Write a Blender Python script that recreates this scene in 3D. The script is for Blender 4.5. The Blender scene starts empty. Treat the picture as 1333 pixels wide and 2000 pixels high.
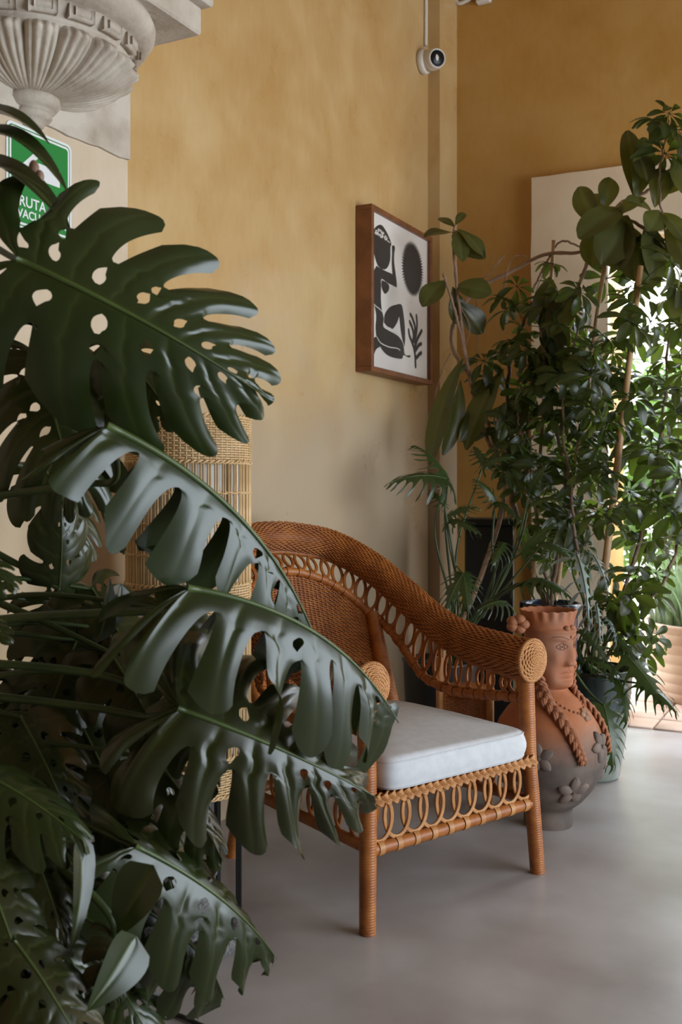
import bpy, math, random
import numpy as np
from mathutils import Vector, Matrix

random.seed(7); RNG = np.random.default_rng(7)
PI = math.pi
SC = bpy.context.scene
COL = SC.collection

# ------------------------------------------------------------------ camera
# room axes: x = distance from the ochre left wall, y = along that wall, z = up
CAMQ, CAMZ, FPX, HORIZON = 1.94, 1.125, 2000.0, 950.0
cd = bpy.data.cameras.new('camera'); cam = bpy.data.objects.new('camera', cd); COL.objects.link(cam)
cam.location = (CAMQ, 0, CAMZ)
cam.rotation_euler = (PI/2, 0, math.radians(27.33))
cd.sensor_width = 36; cd.lens = 36; cd.shift_y = (HORIZON-1000)/2000
cd.clip_start = 0.05; cd.clip_end = 200
cd.dof.use_dof = True; cd.dof.focus_distance = 2.9; cd.dof.aperture_fstop = 5.0
SC.camera = cam
# ------------------------------------------------------------------ world, light, exposure
SC.view_settings.view_transform = 'Standard'; SC.view_settings.look = 'None'
SC.view_settings.gamma = 1; SC.view_settings.use_curve_mapping = False
SC.view_settings.exposure = 0.08
wd = bpy.data.worlds.new('overcast_sky'); SC.world = wd; wd.use_nodes = True
bgn = wd.node_tree.nodes['Background']
bgn.inputs[0].default_value = (0.81, 0.91, 1.0, 1); bgn.inputs[1].default_value = 8.5
def portal(loc, rot, sx, sy):
    l = bpy.data.lights.new('daylight_portal', 'AREA'); l.shape = 'RECTANGLE'; l.size = sx; l.size_y = sy
    l.cycles.is_portal = True
    o = bpy.data.objects.new('daylight_portal', l); COL.objects.link(o); o.location = loc; o.rotation_euler = rot
DOOR = (0.84, 2.30, 2.30)                 # courtyard doorway in the back wall: x0, x1, height
ARCADE = (0.75, 4.4, 2.5)                # arcade opening in the right wall: y0, y1, height
RIGHTQ, BACKP, CEIL = 4.9, 4.924, 4.1
portal((RIGHTQ, (ARCADE[0]+ARCADE[1])/2, ARCADE[2]/2), (0, PI/2, 0), ARCADE[2], ARCADE[1]-ARCADE[0])
portal(((DOOR[0]+DOOR[1])/2, BACKP+0.25, DOOR[2]/2), (-PI/2, 0, 0), DOOR[1]-DOOR[0], DOOR[2])

# ------------------------------------------------------------------ helpers
CA, SA = math.cos(math.radians(27.33)), math.sin(math.radians(27.33))
def room(xc, yc, z): return Vector((CAMQ + xc*CA - yc*SA, xc*SA + yc*CA, z))
def P(px, py, Z):    return room((px-666.5)/FPX*Z, Z, CAMZ-(py-HORIZON)/FPX*Z)
RIGHT = Vector((CA, SA, 0)); FWD = Vector((-SA, CA, 0)); UP = Vector((0, 0, 1))

class MB:
    def __init__(s): s.v = []; s.f = []; s.n = 0; s.attr = []
    def add(s, v, f, a=None):
        v = np.asarray(v, float).reshape(-1, 3)
        s.v.append(v); s.f.extend([tuple(int(i)+s.n for i in q) for q in f]); s.n += len(v)
        s.attr.append(np.zeros(len(v)) if a is None else np.asarray(a, float)); return s
    def build(s, name, mat, parent=None, smooth=True, off=None, attr=None):
        v = np.concatenate(s.v)
        if off is not None: v = v - np.array(off)
        me = bpy.data.meshes.new(name)
        me.from_pydata(v.tolist(), [], s.f)
        if smooth: me.shade_smooth()
        if attr:
            at = me.attributes.new(attr, 'FLOAT', 'POINT'); at.data.foreach_set('value', np.concatenate(s.attr))
        if mat: me.materials.append(mat)
        o = bpy.data.objects.new(name, me); COL.objects.link(o)
        if parent: o.parent = parent
        return o
def gridfaces(n, m, cn=False, cm=False):
    fs = []
    for i in range(n if cn else n-1):
        for j in range(m if cm else m-1):
            a, b = i, (i+1) % n; c, d = j, (j+1) % m
            fs.append((a*m+c, b*m+c, b*m+d, a*m+d))
    return fs
def nrm(a): return a/np.maximum(np.linalg.norm(a, axis=-1, keepdims=True), 1e-9)
def frames(p, closed=False, ref=None):
    p = np.asarray(p, float); n = len(p)
    if closed: t = np.roll(p, -1, 0)-np.roll(p, 1, 0)
    else: t = np.gradient(p, axis=0)
    t = nrm(t)
    if ref is not None:
        ref = np.broadcast_to(np.asarray(ref, float), p.shape)
        b = nrm(np.cross(t, ref)); a = np.cross(b, t); return t, a, b
    a0 = np.cross(t[0], (0.12, 0.31, 0.94)); a = np.zeros_like(p); a[0] = a0/np.linalg.norm(a0)
    for i in range(1, n):
        w = a[i-1]-t[i]*np.dot(a[i-1], t[i]); a[i] = w/max(np.linalg.norm(w), 1e-9)
    return t, a, np.cross(t, a)
def tube(mb, p, r, n=6, closed=False, cap=True, ref=None, flat=1.0):
    p = np.asarray(p, float); m = len(p); r = np.broadcast_to(np.asarray(r, float), (m,))
    t, a, b = frames(p, closed, ref)
    th = np.arange(n)*2*PI/n
    v = p[:, None]+r[:, None, None]*(np.cos(th)[None, :, None]*a[:, None]*flat+np.sin(th)[None, :, None]*b[:, None])
    fs = gridfaces(m, n, closed, True)
    if cap and not closed: fs = fs+[tuple(range(n))[::-1], tuple((m-1)*n+i for i in range(n))]
    return mb.add(v, fs)
def spline(pts, n):
    p = np.asarray(pts, float); p = np.vstack([2*p[0]-p[1], p, 2*p[-1]-p[-2]])
    k = len(p)-3; u = np.linspace(0, k, n); i = np.minimum(u.astype(int), k-1); t = (u-i)[:, None]
    a, b, c, d = p[i], p[i+1], p[i+2], p[i+3]
    q = 0.5*((2*b)+(-a+c)*t+(2*a-5*b+4*c-d)*t*t+(-a+3*b-3*c+d)*t**3)
    return q
def resample(p, n):
    p = np.asarray(p, float); s = np.r_[0, np.cumsum(np.linalg.norm(np.diff(p, axis=0), axis=1))]
    u = np.linspace(0, s[-1], n); return np.stack([np.interp(u, s, p[:, k]) for k in range(3)], 1)
def plen(p): return float(np.linalg.norm(np.diff(p, axis=0), axis=1).sum())
def wrapped(mb, p, r0, r1=None, pitch=0.0055, ridge=0.0013, n=12):
    p = np.asarray(p, float); L = plen(p); k = max(3, int(L/pitch))*3; q = resample(p, k)
    r = np.linspace(r0, r0 if r1 is None else r1, k) + np.where(np.arange(k) % 3 == 1, ridge, np.where(np.arange(k) % 3 == 0, ridge*0.2, ridge*0.7))
    return tube(mb, q, r, n)
def box(mb, c, s, R=None, bev=0.0):
    c = np.array(c, float); h = np.array(s, float)/2
    if bev <= 0:
        v = np.array([(x, y, z) for x in (-1, 1) for y in (-1, 1) for z in (-1, 1)], float)*h
        f = [(0, 1, 3, 2), (4, 6, 7, 5), (0, 4, 5, 1), (2, 3, 7, 6), (0, 2, 6, 4), (1, 5, 7, 3)]
    else:
        v = []; idx = {}
        for x in (-1, 1):
            for y in (-1, 1):
                for z in (-1, 1):
                    for ax in range(3):
                        d = np.array([x, y, z], float)*(h-bev); d[ax] = (x, y, z)[ax]*h[ax]; idx[(x, y, z, ax)] = len(v); v.append(d)
        f = []
        for ax in range(3):
            o = [i for i in range(3) if i != ax]
            for sg in (-1, 1):
                q = []
                for (a, b) in ((-1, -1), (1, -1), (1, 1), (-1, 1)):
                    k = [0, 0, 0]; k[ax] = sg; k[o[0]] = a; k[o[1]] = b; q.append(idx[(*k, ax)])
                f.append(tuple(q))
        for ax in range(3):
            o = [i for i in range(3) if i != ax]
            for a in (-1, 1):
                for b in (-1, 1):
                    k0 = [0, 0, 0]; k0[o[0]] = a; k0[o[1]] = b; k1 = list(k0); k0[ax] = -1; k1[ax] = 1
                    f.append((idx[(*k0, o[0])], idx[(*k1, o[0])], idx[(*k1, o[1])], idx[(*k0, o[1])]))
        for x in (-1, 1):
            for y in (-1, 1):
                for z in (-1, 1): f.append(tuple(idx[(x, y, z, a)] for a in range(3)))
        v = np.array(v); f2 = []
        for q in f:      # consistent outward winding
            pts = v[list(q)]; nn = np.cross(pts[1]-pts[0], pts[2]-pts[0])
            f2.append(q if np.dot(nn, pts.mean(0)) > 0 else q[::-1])
        f = f2
    if R is not None: v = v @ np.array(R).T
    return mb.add(v+c, f)
def lathe(mb, prof, c=(0, 0, 0), n=32, a0=0, a1=2*PI, rfun=None):
    full = abs(a1-a0-2*PI) < 1e-6
    th = np.linspace(a0, a1, n, endpoint=not full); prof = np.asarray(prof, float)
    r = prof[:, 0][:, None]*np.ones(n)[None]; z = prof[:, 1][:, None]*np.ones(n)[None]
    if rfun is not None: r = r*rfun(th[None], z)
    v = np.stack([c[0]+r*np.cos(th), c[1]+r*np.sin(th), c[2]+z], -1)
    fs = [f[::-1] for f in gridfaces(len(prof), n, False, full)]
    return mb.add(v, fs)
def ball(mb, c, s, n=10, m=7, R=None):
    th = np.arange(n)*2*PI/n; ph = np.linspace(0, PI, m)
    v = np.stack([np.sin(ph)[:, None]*np.cos(th), np.sin(ph)[:, None]*np.sin(th), np.cos(ph)[:, None]*np.ones(n)], -1).reshape(-1, 3)*np.array(s)
    if R is not None: v = v @ np.array(R).T
    return mb.add(v+np.array(c), [f[::-1] for f in gridfaces(m, n, False, True)])
def prism(mb, poly, z0, z1):
    n = len(poly); v = [(x, y, z0) for x, y in poly]+[(x, y, z1) for x, y in poly]
    f = [tuple(range(n))[::-1], tuple(range(n, 2*n))]+[(i, (i+1) % n, n+(i+1) % n, n+i) for i in range(n)]
    return mb.add(v, f)
def weave(mb, S, ulen, vlen, pitch, stake, r, amp, vclosed=False, n=5, stakes=True, per=2):
    """woven strands over a surface S(u[], v[]) -> points, normals (u, v in 0..1); weavers run along u"""
    rows = max(2, int(vlen/pitch)); ns = max(4, int(ulen/stake)); u = np.linspace(0, 1, ns*per+1)
    for k in range(rows):
        v = (k+0.5)/rows
        p, nn = S(u, np.full_like(u, v))
        off = amp*np.cos(PI*np.arange(len(u))/per+PI*k)
        tube(mb, p+nn*off[:, None], r, n, cap=False, ref=nn, flat=0.8)
    if stakes:
        vv = np.linspace(0, 1, max(6, int(vlen/0.02)))
        for i in range(ns+1):
            p, nn = S(np.full_like(vv, i/ns), vv); tube(mb, p-nn*amp*0.3, r*0.9, 4, cap=False, ref=nn)
def empty(name, loc, rz=0.0, label=None, cat=None, group=None):
    o = bpy.data.objects.new(name, None); COL.objects.link(o); o.location = loc; o.rotation_euler = (0, 0, rz)
    o.empty_display_size = 0.1
    return tag(o, label, cat, group)
def tag(o, label=None, cat=None, group=None, kind=None):
    if label: o['label'] = label
    if cat: o['category'] = cat
    if group: o['group'] = group
    if kind: o['kind'] = kind
    return o
def inst(me, name, parent, M):
    o = bpy.data.objects.new(name, me); COL.objects.link(o); o.parent = parent; o.matrix_local = M; return o
def basis(x, n, loc):
    x = Vector(x).normalized(); n = Vector(n); n = (n-x*n.dot(x)).normalized(); y = n.cross(x)
    M = Matrix((x, y, n)).transposed().to_4x4(); M.translation = Vector(loc); return M

# ------------------------------------------------------------------ materials
def material(name, c1, c2=None, scale=6.0, rough=0.6, rough2=None, bump=0.0, bscale=60.0, detail=6, spec=0.5, metal=0.0, ramp=(0.35, 0.7), coord='Object', dist=0.01, sheen=0):
    m = bpy.data.materials.new(name); m.use_nodes = True; nt = m.node_tree; b = nt.nodes['Principled BSDF']
    b.inputs['Roughness'].default_value = rough; b.inputs['Metallic'].default_value = metal
    b.inputs['Specular IOR Level'].default_value = spec
    if sheen: b.inputs['Sheen Weight'].default_value = sheen
    tc = nt.nodes.new('ShaderNodeTexCoord'); out = tc.outputs[coord]
    c1 = (*c1, 1); c2 = (*c2, 1) if c2 else c1
    n1 = nt.nodes.new('ShaderNodeTexNoise'); n1.inputs['Scale'].default_value = scale; n1.inputs['Detail'].default_value = detail
    nt.links.new(out, n1.inputs['Vector'])
    cr = nt.nodes.new('ShaderNodeValToRGB'); cr.color_ramp.elements[0].position = ramp[0]; cr.color_ramp.elements[1].position = ramp[1]
    cr.color_ramp.elements[0].color = c1; cr.color_ramp.elements[1].color = c2
    nt.links.new(n1.outputs['Fac'], cr.inputs[0]); nt.links.new(cr.outputs[0], b.inputs['Base Color'])
    if rough2 is not None:
        mr = nt.nodes.new('ShaderNodeMapRange'); mr.inputs[3].default_value = rough; mr.inputs[4].default_value = rough2
        nt.links.new(n1.outputs['Fac'], mr.inputs[0]); nt.links.new(mr.outputs[0], b.inputs['Roughness'])
    if bump:
        n2 = nt.nodes.new('ShaderNodeTexNoise'); n2.inputs['Scale'].default_value = bscale; n2.inputs['Detail'].default_value = 8
        nt.links.new(out, n2.inputs['Vector'])
        bp = nt.nodes.new('ShaderNodeBump'); bp.inputs['Strength'].default_value = bump; bp.inputs['Distance'].default_value = dist
        nt.links.new(n2.outputs['Fac'], bp.inputs['Height']); nt.links.new(bp.outputs[0], b.inputs['Normal'])
    m['_cr'] = cr.name
    return m
def limewash(name, cols, rough=0.5, bump=0.25, lower_tint=None):
    """trowelled lime plaster: three noise octaves of the same pigment, polished unevenly"""
    m = bpy.data.materials.new(name); m.use_nodes = True; nt = m.node_tree; b = nt.nodes['Principled BSDF']; L = nt.links.new
    tc = nt.nodes.new('ShaderNodeTexCoord')
    def noise(s, d=6, dis=0.0, vs=None):
        n = nt.nodes.new('ShaderNodeTexNoise'); n.inputs['Scale'].default_value = s; n.inputs['Detail'].default_value = d; n.inputs['Distortion'].default_value = dis
        if vs:
            mp = nt.nodes.new('ShaderNodeMapping'); mp.inputs['Scale'].default_value = vs; L(tc.outputs['Object'], mp.inputs[0]); L(mp.outputs[0], n.inputs['Vector'])
        else: L(tc.outputs['Object'], n.inputs['Vector'])
        return n.outputs['Fac']
    big = noise(0.9, 5, 0.6); mid = noise(4.5, 7, 0.3); fine = noise(40, 4, 0, (1, 1, 0.35))
    def mix(a, b_, w):
        x = nt.nodes.new('ShaderNodeMix'); x.inputs[0].default_value = w; L(a, x.inputs[2]); L(b_, x.inputs[3]); return x.outputs[0]
    f = mix(mix(big, mid, 0.42), fine, 0.14)
    cr = nt.nodes.new('ShaderNodeValToRGB'); e = cr.color_ramp.elements
    e[0].position = 0.36; e[1].position = 0.64; e[0].color = (*cols[0], 1); e[1].color = (*cols[2], 1)
    k = e.new(0.5); k.color = (*cols[1], 1)
    L(f, cr.inputs[0]); colr = cr.outputs[0]
    if lower_tint:                                   # second tint low down: doorway sheen painted into the ochre wall, more ochre on the pilaster
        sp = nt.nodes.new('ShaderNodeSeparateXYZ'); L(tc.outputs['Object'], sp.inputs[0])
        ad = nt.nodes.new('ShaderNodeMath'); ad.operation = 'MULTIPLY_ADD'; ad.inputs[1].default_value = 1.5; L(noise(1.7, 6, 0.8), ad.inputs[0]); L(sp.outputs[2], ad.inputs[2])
        mw = nt.nodes.new('ShaderNodeMapRange'); mw.interpolation_type = 'SMOOTHSTEP'; mw.inputs[1].default_value = lower_tint[1]+.75; mw.inputs[2].default_value = lower_tint[2]+.75; mw.inputs[3].default_value = 0.85; mw.inputs[4].default_value = 0
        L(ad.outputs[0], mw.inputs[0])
        mx = nt.nodes.new('ShaderNodeMix'); mx.data_type = 'RGBA'; L(mw.outputs[0], mx.inputs[0]); L(colr, mx.inputs[6]); mx.inputs[7].default_value = (*lower_tint[0], 1); colr = mx.outputs[2]
    L(colr, b.inputs['Base Color'])
    mr = nt.nodes.new('ShaderNodeMapRange'); mr.inputs[1].default_value = 0.35; mr.inputs[2].default_value = 0.65
    mr.inputs[3].default_value = rough-0.1; mr.inputs[4].default_value = rough+0.14
    L(mid, mr.inputs[0]); L(mr.outputs[0], b.inputs['Roughness'])
    bp = nt.nodes.new('ShaderNodeBump'); bp.inputs['Strength'].default_value = bump; bp.inputs['Distance'].default_value = 0.02
    L(mix(mid, fine, 0.25), bp.inputs['Height']); L(bp.outputs[0], b.inputs['Normal'])
    return m
def leafmat(name, top, vein, rough=0.35, trans=0.15, tcol=None, var=0.35, spec=0.5, under=None):
    m = bpy.data.materials.new(name); m.use_nodes = True; nt = m.node_tree; b = nt.nodes['Principled BSDF']; L = nt.links.new
    b.inputs['Roughness'].default_value = rough; b.inputs['Specular IOR Level'].default_value = spec
    oi = nt.nodes.new('ShaderNodeObjectInfo'); tc = nt.nodes.new('ShaderNodeTexCoord')
    n = nt.nodes.new('ShaderNodeTexNoise'); n.inputs['Scale'].default_value = 14; L(tc.outputs['Object'], n.inputs['Vector'])
    hs = nt.nodes.new('ShaderNodeHueSaturation'); hs.inputs['Color'].default_value = (*top, 1)
    ad = nt.nodes.new('ShaderNodeMath'); ad.operation = 'ADD'; L(oi.outputs['Random'], ad.inputs[0]); L(n.outputs['Fac'], ad.inputs[1])
    mr = nt.nodes.new('ShaderNodeMapRange'); mr.inputs[1].default_value = 0.2; mr.inputs[2].default_value = 1.8; mr.inputs[3].default_value = 1-var; mr.inputs[4].default_value = 1+var*1.3
    L(ad.outputs[0], mr.inputs[0]); L(mr.outputs[0], hs.inputs['Value'])
    mh = nt.nodes.new('ShaderNodeMapRange'); mh.inputs[3].default_value = 0.465; mh.inputs[4].default_value = 0.515; L(oi.outputs['Random'], mh.inputs[0]); L(mh.outputs[0], hs.inputs['Hue'])
    at = nt.nodes.new('ShaderNodeAttribute'); at.attribute_name = 'vein'
    mx = nt.nodes.new('ShaderNodeMix'); mx.data_type = 'RGBA'; L(at.outputs['Fac'], mx.inputs[0]); L(hs.outputs[0], mx.inputs[6]); mx.inputs[7].default_value = (*vein, 1)
    col = mx.outputs[2]
    if under:
        ge = nt.nodes.new('ShaderNodeNewGeometry'); mu = nt.nodes.new('ShaderNodeMix'); mu.data_type = 'RGBA'
        L(ge.outputs['Backfacing'], mu.inputs[0]); L(col, mu.inputs[6]); mu.inputs[7].default_value = (*under, 1); col = mu.outputs[2]
    L(col, b.inputs['Base Color'])
    if trans > 0:
        tr = nt.nodes.new('ShaderNodeBsdfTranslucent'); tr.inputs[0].default_value = (*(tcol or tuple(min(1, 3*c) for c in top)), 1)
        ms = nt.nodes.new('ShaderNodeMixShader'); ms.inputs[0].default_value = trans
        L(b.outputs[0], ms.inputs[1]); L(tr.outputs[0], ms.inputs[2]); L(ms.outputs[0], nt.nodes['Material Output'].inputs[0])
    return m
M = {}
M['wall'] = limewash('ochre_limewash', ((0.45, 0.255, 0.090), (0.505, 0.315, 0.130), (0.56, 0.385, 0.18)), 0.36, 0.07, ((0.44, 0.345, 0.245), 1.0, 1.9))  # greyish lower tint paints the sheen of the bright doorway into the colour
M['wall_deep'] = limewash('deep_ochre_limewash', ((0.38, 0.185, 0.035), (0.45, 0.235, 0.055), (0.50, 0.285, 0.085)), 0.45, 0.08)
M['pale'] = limewash('pale_limewash', ((0.50, 0.38, 0.26), (0.58, 0.46, 0.33), (0.64, 0.52, 0.39)), 0.5, 0.1, ((0.52, 0.36, 0.19), 0.9, 1.75))  # more ochre towards the bottom
M['white_wall'] = limewash('white_plaster', ((0.62, 0.47, 0.31), (0.68, 0.53, 0.37), (0.72, 0.58, 0.42)), 0.6, 0.12)
M['patio_wall'] = limewash('courtyard_plaster', ((0.7, 0.68, 0.62), (0.75, 0.73, 0.68), (0.8, 0.78, 0.74)), 0.8, 0.1)
M['ceiling'] = material('ceiling_plaster', (0.30, 0.20, 0.11), (0.36, 0.25, 0.14), 3, 0.8)
M['stone'] = material('carved_limestone', (0.36, 0.29, 0.22), (0.56, 0.49, 0.41), 9, 0.85, bump=0.4, bscale=55, ramp=(0.3, 0.62), dist=0.008)
M['floor'] = material('polished_concrete', (0.30, 0.262, 0.25), (0.475, 0.45, 0.45), 2.8, 0.24, 0.36, bump=0.05, bscale=5, detail=9, ramp=(0.3, 0.7), dist=0.01)
M['tile'] = material('terracotta_paver', (0.42, 0.27, 0.2), (0.5, 0.36, 0.28), 5, 0.7)
M['grout'] = material('paving_grout', (0.4, 0.36, 0.32), (0.45, 0.42, 0.38), 8, 0.9)
M['rattan'] = material('honey_rattan', (0.27, 0.078, 0.014), (0.43, 0.150, 0.032), 22, 0.42, bump=0.15, bscale=160, dist=0.002)
M['rattan_light'] = material('light_rattan', (0.40, 0.165, 0.048), (0.53, 0.255, 0.09), 25, 0.45)
M['lampcane'] = material('pale_cane', (0.52, 0.33, 0.145), (0.66, 0.45, 0.23), 20, 0.5)
M['shade'] = material('white_paper_shade', (0.70, 0.66, 0.62), (0.76, 0.72, 0.68), 30, 0.8)
M['black'] = material('black_steel', (0.012, 0.012, 0.012), None, 5, 0.45)
M['cushion'] = material('white_linen', (0.52, 0.53, 0.55), (0.58, 0.59, 0.61), 40, 0.85, bump=0.25, bscale=500, dist=0.001)
M['frame'] = material('reddish_wood', (0.14, 0.047, 0.014), (0.24, 0.085, 0.026), 12, 0.45)
M['paper'] = material('cream_print_paper', (0.66, 0.60, 0.55), (0.69, 0.63, 0.58), 8, 0.6)
M['ink'] = material('brown_black_ink', (0.022, 0.016, 0.012), (0.03, 0.022, 0.016), 60, 0.6)
M['green_sign'] = material('sign_green', (0.015, 0.22, 0.045), None, 5, 0.35)
M['white_sign'] = material('sign_white', (0.75, 0.75, 0.75), None, 5, 0.35)
M['plastic'] = material('white_plastic', (0.66, 0.61, 0.54), None, 5, 0.4)
M['lens'] = material('black_glass', (0.008, 0.008, 0.009), None, 5, 0.3, spec=0.25)
M['glazed'] = material('dark_green_glaze', (0.012, 0.022, 0.020), (0.03, 0.04, 0.035), 5, 0.15)
M['concrete'] = material('speckled_concrete', (0.05, 0.05, 0.05), (0.22, 0.21, 0.20), 120, 0.8, bump=0.3, bscale=90)
M['soil'] = material('potting_soil', (0.02, 0.013, 0.008), (0.05, 0.035, 0.02), 60, 0.95, bump=0.8, bscale=60)
M['blackpot'] = material('black_planter', (0.012, 0.014, 0.013), None, 5, 0.4)
M['ribbed'] = material('pale_terracotta', (0.42, 0.28, 0.20), (0.56, 0.43, 0.33), 6, 0.75)
M['bamboo'] = material('bamboo_cane', (0.34, 0.19, 0.08), (0.45, 0.28, 0.13), 12, 0.45)
M['bark'] = material('pinkish_brown_bark', (0.11, 0.062, 0.038), (0.22, 0.135, 0.09), 25, 0.7, bump=0.4, bscale=60)
M['bark_pale'] = material('tan_stem', (0.22, 0.125, 0.075), (0.32, 0.2, 0.13), 25, 0.6, bump=0.3, bscale=60)
M['petiole'] = material('green_petiole', (0.038, 0.062, 0.010), (0.065, 0.098, 0.02), 10, 0.4)
M['petiole_dark'] = material('dark_green_petiole', (0.022, 0.042, 0.010), (0.05, 0.08, 0.018), 10, 0.4)
M['monstera'] = leafmat('monstera_leaf', (0.017, 0.025, 0.006), (0.065, 0.085, 0.02), 0.27, 0.05, (0.10, 0.16, 0.015), 0.3, under=(0.04, 0.052, 0.02))
M['schefflera'] = leafmat('schefflera_leaf', (0.013, 0.020, 0.005), (0.04, 0.06, 0.018), 0.36, 0.27, (0.22, 0.33, 0.035), 0.75)
M['bigleaf'] = leafmat('rubbery_leaf', (0.038, 0.042, 0.010), (0.085, 0.10, 0.035), 0.33, 0.18, (0.26, 0.26, 0.03), 0.85)
M['split'] = leafmat('split_leaf', (0.018, 0.034, 0.008), (0.045, 0.075, 0.02), 0.38, 0.15, (0.14, 0.27, 0.03), 0.45)
M['silver'] = leafmat('silver_leaf', (0.20, 0.25, 0.25), (0.28, 0.33, 0.33), 0.4, 0.1, None, 0.3)
M['grassy'] = leafmat('grey_green_blade', (0.14, 0.20, 0.10), (0.16, 0.22, 0.1), 0.6, 0.2, None, 0.4)
M['hedge'] = leafmat('courtyard_leaf', (0.05, 0.11, 0.02), (0.1, 0.16, 0.05), 0.5, 0.3, (0.25, 0.45, 0.06), 0.5)
# ------------------------------------------------------------------ the setting
def slab(name, lo, hi, mat, kind='structure', parent=None):
    mb = MB(); lo, hi = np.array(lo, float), np.array(hi, float); box(mb, (lo+hi)/2, hi-lo)
    o = mb.build(name, mat, parent, smooth=False)
    if kind and not parent: o['kind'] = kind
    return o
slab('floor', (-0.1, -3.2, -0.1), (RIGHTQ+0.2, BACKP-0.06, 0), M['floor'])
slab('ceiling', (-0.3, -3.2, CEIL), (RIGHTQ+0.3, BACKP+0.3, CEIL+0.2), M['ceiling'])
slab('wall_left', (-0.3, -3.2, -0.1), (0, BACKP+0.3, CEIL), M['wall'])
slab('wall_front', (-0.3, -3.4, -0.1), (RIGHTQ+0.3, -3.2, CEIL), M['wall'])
mb = MB()                                               # back wall round the courtyard doorway
for lo, hi in (((0, BACKP, -0.1), (DOOR[0], BACKP+0.3, CEIL)), ((DOOR[0], BACKP, DOOR[2]), (DOOR[1], BACKP+0.3, CEIL)), ((DOOR[1], BACKP, -0.1), (RIGHTQ+0.3, BACKP+0.3, CEIL))):
    lo, hi = np.array(lo), np.array(hi); box(mb, (lo+hi)/2, hi-lo)
tag(mb.build('wall_back', M['wall_deep'], smooth=False), kind='structure')
mb = MB()                                               # right wall round the open arcade
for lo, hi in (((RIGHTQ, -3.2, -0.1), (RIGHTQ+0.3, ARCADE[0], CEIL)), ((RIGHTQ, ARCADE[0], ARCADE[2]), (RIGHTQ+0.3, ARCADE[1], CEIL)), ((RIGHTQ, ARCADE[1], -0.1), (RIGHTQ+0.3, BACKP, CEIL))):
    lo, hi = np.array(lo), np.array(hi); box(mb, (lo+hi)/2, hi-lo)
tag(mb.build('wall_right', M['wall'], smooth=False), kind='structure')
PILA = 2.66+0.0
# pale plaster pilaster face at the left; its far edge is at px 240
PIL_END = P(240, 500, 2.985).y
slab('trim_1', (0, -1.0, 0), (0.022, PIL_END, 2.0), M['pale'])
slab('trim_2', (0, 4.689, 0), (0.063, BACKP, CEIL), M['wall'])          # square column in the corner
mb = MB()                                                             # white painted surround of the doorway, stepped like an inverted L
T0 = 0.47; TZ = 2.633
pts = [(T0, 0.0), (DOOR[0], 0.0), (DOOR[0], DOOR[2]), (DOOR[1], DOOR[2]), (DOOR[1], 0), (DOOR[1]+0.35, 0), (DOOR[1]+0.35, TZ)]
top = [(DOOR[1]+0.35-(DOOR[1]+0.35-T0)*k/24, TZ+RNG.normal(0, 0.0018)) for k in range(1, 25)]
side = [(T0+RNG.normal(0, 0.0018), TZ-TZ*k/20) for k in range(1, 20)]
poly = pts+top+side
prism(mb, poly, 0, 0.05)
v = np.concatenate(mb.v); mb.v = [np.stack([v[:, 0], BACKP-v[:, 2], v[:, 1]], 1)]
mb.f = [f[::-1] for f in mb.f]
tag(mb.build('trim_3', M['white_wall'], smooth=False), kind='structure')
# courtyard outside
pf = slab('courtyard_ground', (-1.5, BACKP-0.06, -0.1), (7.0, 9.2, -0.012), M['grout'])
tm = MB(); box(tm, (0, 0, 0), (0.19, 0.19, 0.03), bev=0.004); tile0 = tm.build('tile', M['tile'], pf); tile0.location = (0.95, BACKP+0.04, -0.006)
for i in range(9):
    for j in range(12):
        if i == 0 and j == 0: continue
        o = tile0.copy(); COL.objects.link(o); o.location = (0.95+0.198*i, BACKP+0.04+0.198*j, -0.006+RNG.normal(0, 0.0012)); o.rotation_euler = (0, 0, RNG.normal(0, 0.008))
slab('courtyard_wall', (-1.5, 8.6, -0.1), (7.0, 8.8, 2.9), M['patio_wall'])

# ------------------------------------------------------------------ evacuation sign
def wallpt(px, py):      # a point on the left wall seen at px,py
    u = (px-666.5)/FPX; Y = CAMQ/(SA-u*CA); return P(px, py, Y)
sA = wallpt(-2, 262); sB = wallpt(126, 300)
sw = sB.y-sA.y; y0 = sA.y; zt = P(126, 288, (sB-Vector((CAMQ, 0, 0))).dot(FWD)).z; zb = P(126, 478, (sB-Vector((CAMQ, 0, 0))).dot(FWD)).z
sign = empty('evacuation_sign', (0.022, y0+sw/2, (zt+zb)/2), 0, 'green and white evacuation route sign with arrow behind monstera leaves', 'sign')
sh = zt-zb
def rrect(w, h, r, n=6):
    out = []
    for cx, cy, a in ((w/2-r, h/2-r, 0), (-w/2+r, h/2-r, PI/2), (-w/2+r, -h/2+r, PI), (w/2-r, -h/2+r, 1.5*PI)):
        out += [(cx+r*math.cos(a+PI/2*k/n), cy+r*math.sin(a+PI/2*k/n)) for k in range(n+1)]
    return out
def wallplate(poly, d0, d1, name, mat, parent):       # poly in (along wall, up); wall normal +x
    mb = MB(); prism(mb, poly, d0, d1); v = np.concatenate(mb.v); mb.v = [np.stack([v[:, 2], v[:, 0], v[:, 1]], 1)]
    return mb.build(name, mat, parent, smooth=False)
wallplate(rrect(sw, sh, 0.018), 0.0005, 0.003, 'backing_plate', M['white_sign'], sign)
wallplate(rrect(sw-0.014, sh-0.014, 0.013), 0.003, 0.0034, 'border_line', M['green_sign'], sign)
wallplate(rrect(sw-0.020, sh-0.020, 0.011), 0.0034, 0.0038, 'white_field', M['white_sign'], sign)
wallplate(rrect(sw-0.032, sh-0.032, 0.008), 0.0038, 0.0042, 'green_field', M['green_sign'], sign)
aw = sw*0.30; az = 0.028
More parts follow.
